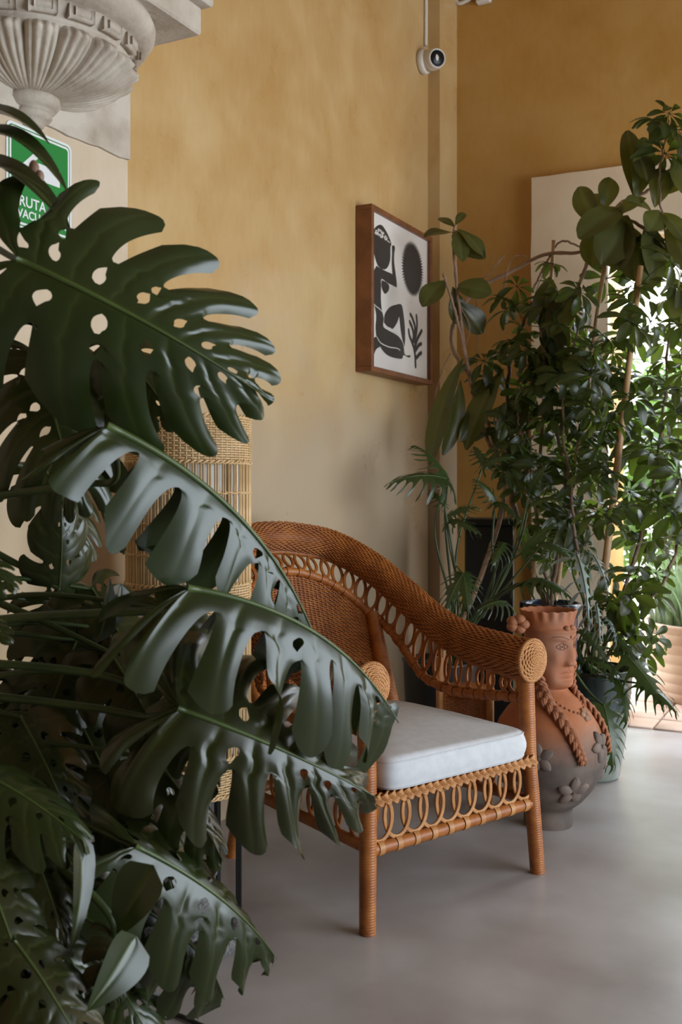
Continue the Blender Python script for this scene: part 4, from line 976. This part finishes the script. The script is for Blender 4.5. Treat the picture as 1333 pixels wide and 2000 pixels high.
mleaf((-60, 1500, 1.75), (170, 1650, 1.7), (.5, .9, .1), seed=74, wide=.9, droop=.08, curl=(.5, .8), fold=(.1, .3), nl=6)
mleaf((40, 1610, 1.75), (130, 1850, 1.66), (.9, .5, .3), seed=75, wide=.9, curl=(.6, .6), nl=6)
mleaf((-30, 1700, 1.65), (60, 1960, 1.58), (.9, .5, .2), seed=76, wide=1.1, curl=(.5, .6), nl=6)
mleaf((210, 1500, 2.0), (345, 1700, 1.95), (.7, .6, .2), seed=77, wide=1.0, curl=(.5, .6), nl=6)
mleaf((300, 1480, 1.95), (440, 1690, 1.9), (.7, .7, .3), seed=78, wide=.8, droop=.08, curl=(.6, .9), fold=(.2, .4), nl=6)
mleaf((120, 1700, 1.9), (240, 1960, 1.85), (.8, .5, .1), seed=79, wide=1.1, curl=(.6, .6), nl=6)
mleaf((150, 1250, 2.15), (60, 1480, 2.1), (.8, .5, .1), seed=80, wide=1.2, curl=(.5, .5), nl=6)
mleaf((330, 1190, 2.0), (380, 1450, 1.96), (.8, .4, .1), seed=81, wide=.9, curl=(.6, .8), nl=6)
mleaf((30, 1840, 1.6), (190, 2110, 1.55), (.8, .4, .5), seed=82, wide=.9, curl=(.6, .6), nl=6)
mleaf((180, 1150, 2.2), (280, 1330, 2.15), (.8, .4, .1), seed=83, wide=1.0, curl=(.6, .6), nl=5)
mleaf((150, 1400, 2.15), (260, 1640, 2.1), (.8, .4, .1), seed=84, wide=1.2, curl=(.6, .6), nl=6)
for k, (b, t) in enumerate([((120, 1180, 2.25), (200, 1400, 2.2)), ((240, 1230, 2.2), (300, 1420, 2.18)), ((60, 1330, 2.2), (120, 1560, 2.15)), ((220, 1380, 2.25), (330, 1560, 2.2)), ((30, 1560, 2.0), (140, 1760, 1.95)), ((160, 1560, 2.15), (250, 1780, 2.1)), ((260, 1560, 2.1), (350, 1760, 2.05)), ((60, 1740, 1.8), (180, 1960, 1.75)), ((180, 1850, 1.9), (300, 2040, 1.85)), ((90, 920, 2.3), (160, 1100, 2.28)), ((-20, 1850, 1.6), (90, 2060, 1.55))]):
    mleaf(b, t, (.8, .4, .25), seed=300+k, wide=1.1, curl=(.6, .6), nl=6, rows=20)
# young uncut leaf
def simpleleaf(name, L, W, mat, fold=.15, bend=.1, rows=9, cols=8, tip=1.0, wave=0.0, base=.5, seed=0, curlx=0.0):
    u = np.linspace(0, 1, rows); v = np.linspace(-1, 1, cols+1)
    w = W/2*np.sin(PI*np.clip(u*(.99 if base > 1 else 1), 0, 1)**base)**(.62 if base > 1 else .75); w[0] = .02*W; w[-1] = (.06 if base > 1 else .012)*W
    X = L*u[:, None]*np.ones(cols+1); Y = w[:, None]*v[None]
    Z = bend*L*4*(u*(1-u))[:, None]-fold*np.abs(Y)*-1+wave*W*np.sin(u*9+seed)[:, None]*np.abs(v)[None]*v[None]-.02*W*np.exp(-(v/.1)**2)[None]
    Z = Z-curlx*L*(u**2)[:, None]
    me = bpy.data.meshes.new(name); me.from_pydata(np.stack([X, Y, Z], -1).reshape(-1, 3).tolist(), [], [f for f in gridfaces(rows, cols+1)]); me.shade_smooth()
    a = me.attributes.new('vein', 'FLOAT', 'POINT'); a.data.foreach_set('value', (np.exp(-(v/.09)**2)[None]*np.ones((rows, 1))*.8).ravel())
    me.materials.append(mat); return me
for b, t, n3, w in (((300, 1690, 1.7), (225, 1830, 1.70), (.9, .3, -.2), .085), ((190, 1255, 1.95), (215, 1130, 1.93), (.8, .2, .9), .05), ((266, 1828, 1.68), (170, 1975, 1.60), (.55, .35, 1), .085), ((158, 1630, 1.72), (138, 1860, 1.66), (.6, .2, .9), .05), ((235, 1140, 2.0), (205, 1250, 1.97), (.6, .2, .9), .05), ((262, 1055, 1.9), (375, 1150, 1.84), (.5, .9, .3), .035)):
    B, T = P(*b), P(*t); nn = (Vector((CAMQ, 0, CAMZ))-B).normalized()*n3[0]+UP*n3[1]+RIGHT*n3[2]
    inst(simpleleaf('leaf', (T-B).length, w, M['monstera'], .25, .06, 12, 10), 'young_leaf', mon, basis(T-B, nn, B-mroot))
# the leaf over the sign: only its hanging lobes reach into view
tl = empty('leaf', mroot); tl.parent = mon; tl.location = (0, 0, 0)
for b, t, n3, w, be in (((-95, 232, 1.74), (96, 280, 1.72), (.45, .9, .2), .062, .16), ((-110, 290, 1.76), (134, 378, 1.72), (.55, .8, .3), .062, .24), ((-95, 335, 1.78), (104, 385, 1.76), (.5, .8, .2), .066, .15), ((-60, 300, 1.84), (140, 455, 1.82), (.6, .7, .3), .055, .12)):
    B, T = P(*b), P(*t); nn = (Vector((CAMQ, 0, CAMZ))-B).normalized()*n3[0]+UP*n3[1]+RIGHT*n3[2]
    inst(simpleleaf('lobe', (T-B).length, w, M['monstera'], .35, be, 16, 8, base=.75), 'lobe', tl, basis(T-B, nn, B-mroot))
g = MB(); c0 = P(66, 330, 1.80); ball(g, c0, (.010, .009, .016), 10, 8); ball(g, c0+Vector((.010, .004, -.014)), (.008, .008, .012), 10, 8)
g.build('dried_bud', M['bark_pale'], mon, off=mroot)
# speckled stone saucer and loose cable on the floor
sd_ = room(-.425, 2.53, 0)
e = empty('stone_saucer', sd_, 0, 'speckled grey stone saucer under the monstera on the floor', 'saucer'); g = MB(); lathe(g, [(0, 0), (.17, 0), (.176, .004), (.176, .03), (.17, .034), (.15, .034), (.145, .026), (0, .026)], n=48); g.build('dish', M['concrete'], e)
g = MB(); lathe(g, [(.0, .026), (.095, .026), (.105, .035), (.115, .16), (.12, .17), (.112, .17), (.108, .15), (0, .15)], n=36); g.build('inner_pot', M['concrete'], e)
g = MB(); tube(g, spline([tuple(P(250, 1955, 2.15)*1), tuple(P(330, 1985, 2.175)), tuple(P(400, 2010, 2.12))], 20)*np.array((1, 1, 0))+np.array((0, 0, .006)), .005, 7)
tag(g.build('floor_cable', M['black']), 'black cable lying on the concrete floor below the monstera', 'cable')
g = MB(); tube(g, spline([tuple(P(10, 1150, 2.58)), tuple(P(45, 1200, 2.62)), tuple(P(62, 1260, 2.64)), tuple(P(80, 1300, 2.66)), tuple(P(85, 1360, 2.66))], 30), .004, 7)
tag(g.build('wall_cord', M['plastic']), 'thin pale cord hanging against the lower left wall', 'cord')
# ------------------------------------------------------------------ plants by the back wall
def clustermesh(seed, mat):
    rg = np.random.default_rng(seed); g = MB(); n = int(rg.integers(7, 10)); at = []
    for k in range(n):
        a = 2*PI*k/n+rg.normal(0, .12); L = rg.uniform(.085, .125); W = L*rg.uniform(.36, .44); dr = rg.uniform(.15, .95)
        u = np.linspace(0, 1, 6); v = np.linspace(-1, 1, 5); w = W/2*np.sin(PI*np.clip(u*.985, 0, 1)**1.45)**.62; w[0] = .0012; w[-1] = .007
        s0 = .022; X = s0+L*u; Z = -np.tan(0)*X-dr*L*u**1.6*.9+.05*L*np.sin(PI*u)
        X = s0+L*(u-.28*dr*u**2)
        Y = w[:, None]*v[None]; ZZ = Z[:, None]+np.abs(Y)*.28
        ca, sa = math.cos(a), math.sin(a)
        V = np.stack([X[:, None]*ca-Y*sa, X[:, None]*sa+Y*ca, ZZ], -1)
        g.add(V, gridfaces(6, 5), (np.exp(-(v/.12)**2)[None]*np.ones((6, 1))*.7).ravel())
        tube(g, [(0, 0, 0), (s0*ca*.6, s0*sa*.6, .004), ((s0+.01)*ca, (s0+.01)*sa, 0)], .0013, 4)
    o = g.build('leaf', M[mat], attr='vein'); me = o.data; bpy.data.objects.remove(o); return me
CL = [clustermesh(500+k, 'schefflera') for k in range(12)]
def inpoly(x, y, poly):
    c = False; j = len(poly)-1
    for i in range(len(poly)):
        if (poly[i][1] > y) != (poly[j][1] > y) and x < (poly[j][0]-poly[i][0])*(y-poly[i][1])/(poly[j][1]-poly[i][1])+poly[i][0]: c = not c
        j = i
    return c
def scatter(poly, n, zr, mind=0.0):
    xs = [p[0] for p in poly]; ys = [p[1] for p in poly]; out = []; tries = 0
    while len(out) < n and tries < n*60:
        tries += 1; x, y = random.uniform(min(xs), max(xs)), random.uniform(min(ys), max(ys))
        if not inpoly(x, y, poly): continue
        if mind and any((x-a)**2+(y-b)**2 < mind**2 for a, b, _ in out): continue
        out.append((x, y, random.uniform(*zr)))
    return out
def nearest(sp, p):
    d = [(Vector(q)-p).length for q in sp]; return Vector(sp[d.index(min(d))])
def umbrella(root, name, label, stems, spots, mat='bark', scale=(.65, 1.08), lean=(.3, .25)):
    e = empty(name, root, 0, label, 'plant', None); paths = []
    for pts, r0, r1 in stems:
        sp = spline(pts, 50); sp[1:-1] += RNG.normal(0, .003, (48, 3)); g = MB(); tube(g, sp, np.linspace(r0, r1, 50), 8); g.build('stem', M[mat], e, off=root); paths.append(sp)
    allp = np.vstack(paths); g = MB()
    for (x, y, Z) in spots:
        c = P(x, y, Z); a = allp+np.array((0, 0, 0)); d = np.linalg.norm(a-np.array(c)-np.array((0, 0, -.06)), axis=1)
        k = int(np.argmin(d)); s = Vector(allp[k])
        dirv = (c-s); out = dirv.normalized() if dirv.length > .02 else Vector((0, 0, 1))
        nn = (UP*.6+out*.5+RIGHT*random.gauss(lean[0], .55)-FWD*random.gauss(lean[1]+.15, .55)).normalized()
        t = Vector((random.gauss(0, 1), random.gauss(0, 1), random.gauss(0, 1)))
        Mx = basis(t-nn*t.dot(nn), nn, c-root); sc = random.uniform(*scale); Mx = Mx @ Matrix.Scale(sc, 4)
        inst(random.choice(CL), 'leaf', e, Mx)
        if dirv.length < .5:
            mid = (s+c)/2+Vector((0, 0, .02)); tube(g, spline([tuple(s), tuple(mid), tuple(c)], 6), .0018, 4)
    tag(g.build('leaf_stalks', M['petiole'], e, off=root), kind='stuff'); return e
V3 = lambda *a: tuple(P(*a))
# umbrella tree in the green pot, against the doorway light
gr = Vector((gp_.x, gp_.y, .37))
stA = [([tuple(gr), V3(1180, 1130, 4.05), V3(1200, 950, 4.15), V3(1222, 780, 4.2), V3(1240, 600, 4.2), V3(1262, 450, 4.2)], .011, .006),
       ([tuple(gr), V3(1230, 1120, 4.1), V3(1275, 950, 4.2), V3(1300, 760, 4.25), V3(1310, 560, 4.25), V3(1290, 360, 4.2), V3(1308, 235, 4.2)], .009, .003),
       ([tuple(gr), V3(1240, 1200, 3.9), V3(1300, 1130, 3.9), V3(1340, 1000, 4.0), V3(1370, 800, 4.1)], .008, .004),
       ([tuple(gr), V3(1130, 1090, 4.05), V3(1115, 960, 4.1), V3(1100, 800, 4.15), V3(1130, 640, 4.2)], .008, .004)]
regA = scatter([(1150, 560), (1215, 480), (1345, 440), (1400, 500), (1400, 1150), (1330, 1180), (1260, 1060), (1170, 1030), (1130, 800)], 108, (3.85, 4.45), 15)
regA += scatter([(1170, 1060), (1290, 1100), (1300, 1240), (1250, 1290), (1200, 1230)], 12, (3.75, 4.1), 22)
regA += [(1308, 222, 4.2), (1290, 240, 4.2), (1318, 252, 4.2), (1300, 300, 4.2), (1325, 330, 4.25), (1170, 1000, 3.8), (1195, 1020, 3.75), (1215, 990, 3.8), (1230, 1245, 3.75), (1275, 1245, 3.7), (1215, 1185, 3.75)]
umbrella(gr, 'umbrella_tree', 'tall leafy umbrella plant growing from the green pot before the bright doorway', stA, regA)
# second, darker one
bq = room(.90, 4.40, 0)
M['blueglaze'] = material('dark_blue_glaze', (0.008, 0.012, 0.03), (0.012, 0.018, 0.045), 5, 0.15)
pot('blue_planter', bq, [(0, 0), (.09, 0), (.10, .012), (.115, .3), (.122, .59), (.13, .60), (.13, .625), (.118, .628), (.112, .60), (.108, .57)], M['blueglaze'], 'glossy dark blue tall planter behind the terracotta head vase rim', .585, .108)
br = Vector((bq.x, bq.y, .57))
stB = [([tuple(br), V3(1030, 1080, 4.5), V3(1000, 960, 4.5), V3(992, 840, 4.5), V3(1000, 700, 4.5), V3(1040, 590, 4.5)], .016, .007),
       ([tuple(br), V3(1090, 1060, 4.35), V3(1105, 940, 4.3), V3(1075, 780, 4.3), V3(1055, 640, 4.35)], .011, .005),
       ([tuple(br), V3(1050, 1010, 4.3), V3(1020, 880, 4.3), V3(1010, 780, 4.3)], .008, .004)]
regB = scatter([(1000, 720), (1045, 610), (1105, 555), (1150, 560), (1160, 900), (1140, 1120), (1060, 1120), (1010, 950), (965, 880)], 84, (4.1, 4.6), 16)
regB += [(968, 690, 4.45), (945, 705, 4.45), (1003, 600, 4.5), (1018, 640, 4.5), (985, 585, 4.5), (1010, 560, 4.5), (1075, 515, 4.5), (1000, 665, 4.45), (960, 740, 4.45)]
umbrella(br, 'umbrella_shrub', 'dark umbrella plant with brown trunk in front of the white board', stB, regB)
# bamboo canes
def cane(p0, p1, r, label, group=None):
    g = MB(); a, b = Vector(P(*p0)), Vector(P(*p1)); n = 90; s = np.linspace(0, 1, n); L = (b-a).length
    rr = r*(1-.25*s)*(1+.14*np.exp(-((np.mod(s*L, .21)-.105)/.006)**2)); pts = np.array(a)+(np.array(b)-np.array(a))*s[:, None]
    tube(g, pts, rr, 10); o = g.build('bamboo_cane', M['bamboo'])
    tag(o, label, 'cane', group); return o
cane((1160, 1303, 3.97), (1252, 520, 4.15), .0155, 'thick bamboo cane rising from the green pot through the umbrella plant')
cane((1085, 1172, 4.40), (1195, 425, 4.3), .011, 'long slanting bamboo cane rising from the blue planter to the big leaves')
cane((1040, 1165, 4.38), (1082, 470, 4.55), .010, 'thin bamboo cane left of the slanting one, by the white board')

# climbing plant with large leathery leaves
cr_ = Vector((bkp.location.x, bkp.location.y, .39))
clm = empty('climbing_philodendron', cr_, 0, 'sprawling climber with pinkish stems and large leathery leaves against the back wall', 'plant')
def cstem(pts, r0, r1, mat='bark_pale'):
    sp = spline([tuple(P(*p)) if len(p) == 3 and not isinstance(p, Vector) else tuple(p) for p in pts], 70); sp[1:-1] += RNG.normal(0, .0012, (68, 3))
    k = np.arange(70); r = np.linspace(r0, r1, 70)*(1+.18*(k % 7 == 0)); g = MB(); tube(g, sp, r, 8); g.build('stem', M[mat], clm, off=cr_)
cstem([cr_, (930, 1150, 4.3), (975, 1020, 4.45), (985, 930, 4.45), (945, 840, 4.45), (915, 720, 4.45), (898, 600, 4.45), (886, 480, 4.45), (890, 440, 4.45)], .012, .006)
cstem([(915, 720, 4.45), (895, 630, 4.44), (872, 550, 4.43), (866, 535, 4.43)], .007, .005)
cstem([(985, 930, 4.45), (930, 760, 4.55), (885, 680, 4.6), (890, 625, 4.6), (930, 567, 4.6), (1000, 530, 4.6), (1065, 497, 4.55), (1140, 490, 4.5), (1175, 440, 4.4), (1215, 395, 4.35)], .010, .007)
cstem([(1000, 1010, 4.5), (1040, 800, 4.45), (1080, 660, 4.4), (1130, 560, 4.4), (1160, 480, 4.4), (1180, 420, 4.35), (1230, 430, 4.3), (1300, 470, 4.25)], .009, .007)
cstem([(1040, 570, 4.55), (1070, 510, 4.55), (1097, 472, 4.55), (1135, 482, 4.55)], .006, .004)
cstem([(1260, 290, 4.35), (1290, 272, 4.3), (1330, 275, 4.25), (1380, 300, 4.2)], .005, .004)
cstem([(1215, 395, 4.35), (1270, 370, 4.3), (1340, 300, 4.25), (1400, 250, 4.2)], .008, .006)
for a in ([(940, 545, 4.6), (955, 535, 4.55), (985, 500, 4.5), (965, 520, 4.52)], [(930, 567, 4.6), (934, 640, 4.58), (932, 720, 4.55)], [(990, 535, 4.6), (985, 560, 4.58), (1000, 505, 4.55), (1030, 500, 4.55)], [(880, 690, 4.6), (862, 730, 4.6), (850, 790, 4.6), (868, 850, 4.6)], [(900, 600, 4.45), (918, 640, 4.45), (905, 690, 4.45)], [(1155, 420, 4.4), (1143, 450, 4.4), (1140, 500, 4.4)]):
    cstem(a, .0028, .0018)
BL = {}
def bleaf(b, t, w=.45, n3=(.7, .5, .2), mat='bigleaf', bend=.08, fold=.14, base=1.3, seed=0, curlx=0.0):
    B, T = P(*b), P(*t); T = B+(T-B)*1.22; L = (T-B).length; nn = (Vector((CAMQ, 0, CAMZ))-B).normalized()*n3[0]+UP*n3[1]+RIGHT*n3[2]
    inst(simpleleaf('leaf', L, L*w, M[mat], fold, bend, 12, 8, wave=.03, base=base, seed=seed, curlx=curlx), 'leaf', clm, basis(T-B, nn, B-cr_))
for i, (b, t, w, n3) in enumerate([
    ((888, 455, 4.44), (840, 462, 4.38), .55, (.6, .8, -.2)), ((890, 445, 4.45), (862, 430, 4.5), .4, (.4, .9, -.3)), ((895, 448, 4.44), (936, 492, 4.40), .5, (.6, .7, .3)), ((892, 450, 4.44), (902, 500, 4.38), .45, (.9, .3, .2)),
    ((890, 480, 4.44), (938, 500, 4.4), .6, (.8, .5, .2)), ((890, 440, 4.45), (905, 420, 4.5), .4, (.7, .4, 0)), ((868, 548, 4.43), (834, 590, 4.36), .55, (.9, .3, -.2)), ((890, 560, 4.45), (948, 570, 4.40), .62, (.9, .4, .1)), ((893, 590, 4.46), (935, 640, 4.5), .6, (.9, .2, .3)),
    ((885, 560, 4.46), (892, 620, 4.5), .5, (.9, 0, .4)), ((905, 700, 4.45), (852, 870, 4.40), .20, (.8, .1, -.5)), ((900, 740, 4.44), (872, 862, 4.4), .26, (.8, .1, .6)), ((930, 790, 4.45), (905, 850, 4.4), .35, (.8, .2, .5)), ((985, 720, 4.45), (925, 850, 4.4), .30, (.7, .4, -.4)),
    ((1238, 385, 4.3), (1228, 278, 4.34), .34, (.95, .1, .3)), ((1240, 390, 4.28), (1256, 290, 4.3), .42, (.9, .1, .5)), ((1245, 300, 4.3), (1262, 345, 4.22), .5, (.8, .6, .2)), ((1160, 440, 4.4), (1137, 378, 4.42), .55, (.9, .2, -.2)), ((1180, 410, 4.38), (1190, 358, 4.4), .60, (.9, .2, .2)), ((1178, 415, 4.38), (1164, 385, 4.42), .5, (.9, .2, 0)),
    ((1222, 405, 4.3), (1148, 455, 4.22), .50, (.8, .6, -.1)), ((1190, 430, 4.3), (1250, 395, 4.24), .42, (.7, .7, .2)), ((1275, 415, 4.25), (1232, 395, 4.2), .6, (.7, .7, 0)), ((1280, 405, 4.22), (1292, 342, 4.25), .56, (.95, .1, .2)), ((1290, 412, 4.22), (1272, 445, 4.15), .7, (.9, .3, .2)), ((1292, 415, 4.22), (1330, 460, 4.15), .55, (.8, .6, .3)),
    ((1225, 420, 4.3), (1185, 500, 4.22), .6, (.9, .3, .2)), ((1215, 430, 4.3), (1210, 510, 4.22), .6, (.9, .2, -.3)), ((1230, 440, 4.3), (1240, 530, 4.22), .55, (.9, .2, .1)), ((1265, 430, 4.25), (1272, 520, 4.18), .45, (.9, .2, .5)), ((1280, 445, 4.25), (1270, 545, 4.18), .4, (.9, .2, .2)), ((1300, 380, 4.25), (1345, 350, 4.2), .5, (.8, .5, 0)),
    ((1175, 440, 4.36), (1160, 505, 4.3), .6, (.9, .3, -.2)), ((1200, 470, 4.3), (1245, 470, 4.22), .65, (.8, .6, 0)), ((1060, 620, 4.4), (1090, 690, 4.36), .5, (.9, .2, .2)), ((1110, 640, 4.4), (1065, 740, 4.36), .55, (.9, .1, -.5)), ((1030, 760, 4.4), (985, 840, 4.3), .4, (.9, .3, .3)), ((1135, 560, 4.35), (1085, 640, 4.3), .45, (.9, .3, -.2)),
    ((1075, 540, 4.4), (1060, 620, 4.36), .5, (.9, .1, .2)), ((1305, 440, 4.2), (1345, 520, 4.12), .5, (.9, .2, .3)), ((1310, 540, 4.2), (1350, 640, 4.12), .5, (.9, .2, .3)), ((1320, 300, 4.22), (1340, 370, 4.15), .5, (.9, .2, .3))]):
    bleaf(b, t, w, n3, seed=i)

# split-leaf philodendron clump at the corner
SM = [monstera_mesh('leaf', .3, 900+k, nl=9, wide=.84, slit=.30, holes=0, droop=.10, curl=(.5, .5), fold=(.15, .15), bend=.10, lobe=.004, gapw=.42, cols=4, rows=12, mat='split', rib=.7) for k in range(5)]
def clump(name, root, label, leaves, group=None, mids=None, meshes=SM, pmat='petiole_dark'):
    e = empty(name, root, 0, label, 'plant', group)
    for i, (b, t, n3, org) in enumerate(leaves):
        B, T = P(*b), P(*t); x = T-B; nn = (Vector((CAMQ, 0, CAMZ))-B).normalized()*n3[0]+UP*n3[1]+RIGHT*n3[2]
        me, m2 = meshes[i % len(meshes)]; o = inst(me, 'leaf', e, basis(x, nn, B-root) @ Matrix.Scale(x.length/.3, 4)); j = bpy.data.objects.new('midrib', m2); COL.objects.link(j); j.parent = o
        if org is not None:
            S = Vector(root)+Vector((random.uniform(-.05, .05), random.uniform(-.05, .05), 0))
            pts = [tuple(S)]+[tuple(P(*q)) for q in org]+[tuple(B)]
            g = MB(); tube(g, spline(pts, 30), np.linspace(.0065, .0035, 30), 7); g.build('petiole', M[pmat], e, off=root)
    return e
xr = Vector((bkp.location.x+.02, bkp.location.y-.02, .39))
U1 = (.6, .8, 0)
clump('split_leaf_philodendron', xr, 'split-leaf philodendron on long stalks between the armchair back and the corner', [
    ((872, 935, 4.1), (758, 945, 3.98), (.75, .75, -.2), [(880, 1180, 4.1), (850, 1040, 4.1)]), ((876, 935, 4.12), (806, 868, 4.2), (.5, .5, .8), [(885, 1180, 4.1), (870, 1020, 4.1)]), ((945, 908, 4.15), (1005, 892, 4.1), (.8, .6, .2), [(890, 1180, 4.1), (895, 1060, 4.12)]),
    ((945, 905, 4.15), (925, 870, 4.25), (.6, .8, 0), None), ((968, 980, 4.1), (1012, 1015, 4.0), (.7, .6, .2), [(960, 1150, 4.1), (962, 1060, 4.1)]), ((968, 975, 4.1), (925, 935, 4.1), (.6, .8, -.2), None), ((872, 1010, 4.08), (935, 990, 4.0), (.8, .6, .2), [(895, 1160, 4.08), (880, 1070, 4.08)]),
    ((880, 1015, 4.05), (940, 1045, 3.98), (.8, .6, .2), None), ((868, 985, 4.05), (838, 955, 4.1), (.6, .8, 0), [(890, 1160, 4.05), (885, 1080, 4.05)]), ((905, 1120, 3.85), (915, 1205, 3.72), (.9, .4, .1), [(905, 1190, 3.95), (890, 1110, 3.9)]), ((905, 1120, 3.85), (870, 1200, 3.74), (.9, .4, -.2), None),
    ((1020, 1080, 4.0), (1090, 1020, 3.95), (.7, .7, .2), [(950, 1180, 4.05), (985, 1110, 4.02)]), ((1035, 960, 4.05), (1070, 905, 4.0), (.7, .6, .2), [(960, 1170, 4.08), (1010, 1060, 4.06)]), ((1035, 985, 4.05), (1100, 975, 3.98), (.7, .7, .2), [(960, 1170, 4.08), (1012, 1070, 4.06)]), ((1010, 1140, 3.9), (1090, 1150, 3.8), (.6, .8, .2), [(940, 1190, 4.0), (975, 1160, 3.95)]),
    ((990, 1175, 3.8), (930, 1195, 3.7), (.6, .8, .1), [(930, 1200, 3.95)]), ((1040, 1130, 3.85), (1120, 1170, 3.75), (.6, .8, .2), [(950, 1190, 4.0), (1000, 1150, 3.9)]), ((985, 1060, 4.0), (960, 1110, 3.9), (.8, .4, 0), [(945, 1180, 4.05)]), ((1060, 1060, 3.95), (1125, 1100, 3.85), (.7, .6, .2), [(960, 1180, 4.0), (1020, 1110, 3.97)])])
# silver-leaved sprays over the vase rim and green ones spilling beside it
sr = Vector((gp_.x-.03, gp_.y-.02, .385))
SV = [monstera_mesh('leaf', .3, 950+k, nl=9, wide=.62, slit=.12, holes=0, droop=.14, curl=(.9, .9), fold=(.3, .3), bend=.12, lobe=.003, gapw=.62, cols=3, rows=12, mat='silver', rib=.8) for k in range(2)]
clump('silver_philodendron', sr, 'philodendron with drooping silvery split fronds above the head vase', [
    ((1128, 1085, 3.7), (1150, 1235, 3.62), (.9, .4, .3), [(1150, 1200, 3.85), (1120, 1120, 3.75)]), ((1160, 1085, 3.7), (1190, 1165, 3.62), (.9, .4, .3), [(1150, 1200, 3.85), (1150, 1120, 3.75)]), ((1165, 1180, 3.66), (1172, 1262, 3.58), (.9, .3, .2), [(1160, 1230, 3.8)]), ((1185, 1205, 3.66), (1205, 1265, 3.58), (.9, .3, .5), [(1165, 1240, 3.8)])], meshes=SV, pmat='petiole')
tr_ = Vector((gp_.x+.03, gp_.y-.03, .385))
clump('trailing_philodendron', tr_, 'green split-leaf philodendron spilling out of the green pot beside the vase', [
    ((1212, 1270, 3.7), (1300, 1385, 3.55), (.8, .6, .2), [(1130, 1255, 3.75), (1165, 1262, 3.72)]), ((1180, 1378, 3.62), (1198, 1510, 3.55), (.9, .3, .3), [(1120, 1305, 3.72), (1150, 1350, 3.66)]), ((1250, 1335, 3.65), (1325, 1395, 3.5), (.6, .8, .3), [(1150, 1290, 3.75), (1200, 1325, 3.7)]),
    ((1210, 1330, 3.68), (1225, 1420, 3.6), (.9, .3, .5), [(1170, 1320, 3.75)]), ((1140, 1230, 3.75), (1190, 1300, 3.68), (.7, .7, .2), [(1130, 1270, 3.8)]), ((1150, 1285, 3.72), (1215, 1320, 3.65), (.7, .7, .2), [(1140, 1290, 3.8)]), ((1185, 1240, 3.75), (1250, 1290, 3.66), (.7, .7, .2), [(1160, 1260, 3.8)])])
# shrub in the courtyard beyond the doorway
sh0 = room(2.3, 6.9, 0)
shr = empty('courtyard_shrub', sh0, 0, 'bright green shrub in the courtyard beyond the doorway', 'shrub')
HL = [clustermesh(800+k, 'hedge') for k in range(3)]
g = MB()
for k in range(7):
    a = k*.9; tube(g, spline([(0, 0, 0), (.12*math.cos(a), .12*math.sin(a), .7), (.4*math.cos(a), .4*math.sin(a), 1.7)], 16), np.linspace(.02, .006, 16), 6)
g.build('stem', M['bark'], shr)
for k in range(170):
    a, b, r_ = random.uniform(0, 2*PI), random.uniform(-.9, 1), random.uniform(.5, 1)
    c = Vector((.75*r_*math.cos(a)*math.sqrt(1-b*b), .6*r_*math.sin(a)*math.sqrt(1-b*b), 1.25+.95*r_*b)); nn = (c-Vector((0, 0, .9))).normalized(); t = Vector((random.gauss(0, 1), random.gauss(0, 1), .2))
    inst(random.choice(HL), 'leaf', shr, basis(t-nn*t.dot(nn), nn, c) @ Matrix.Scale(random.uniform(1, 1.6), 4))
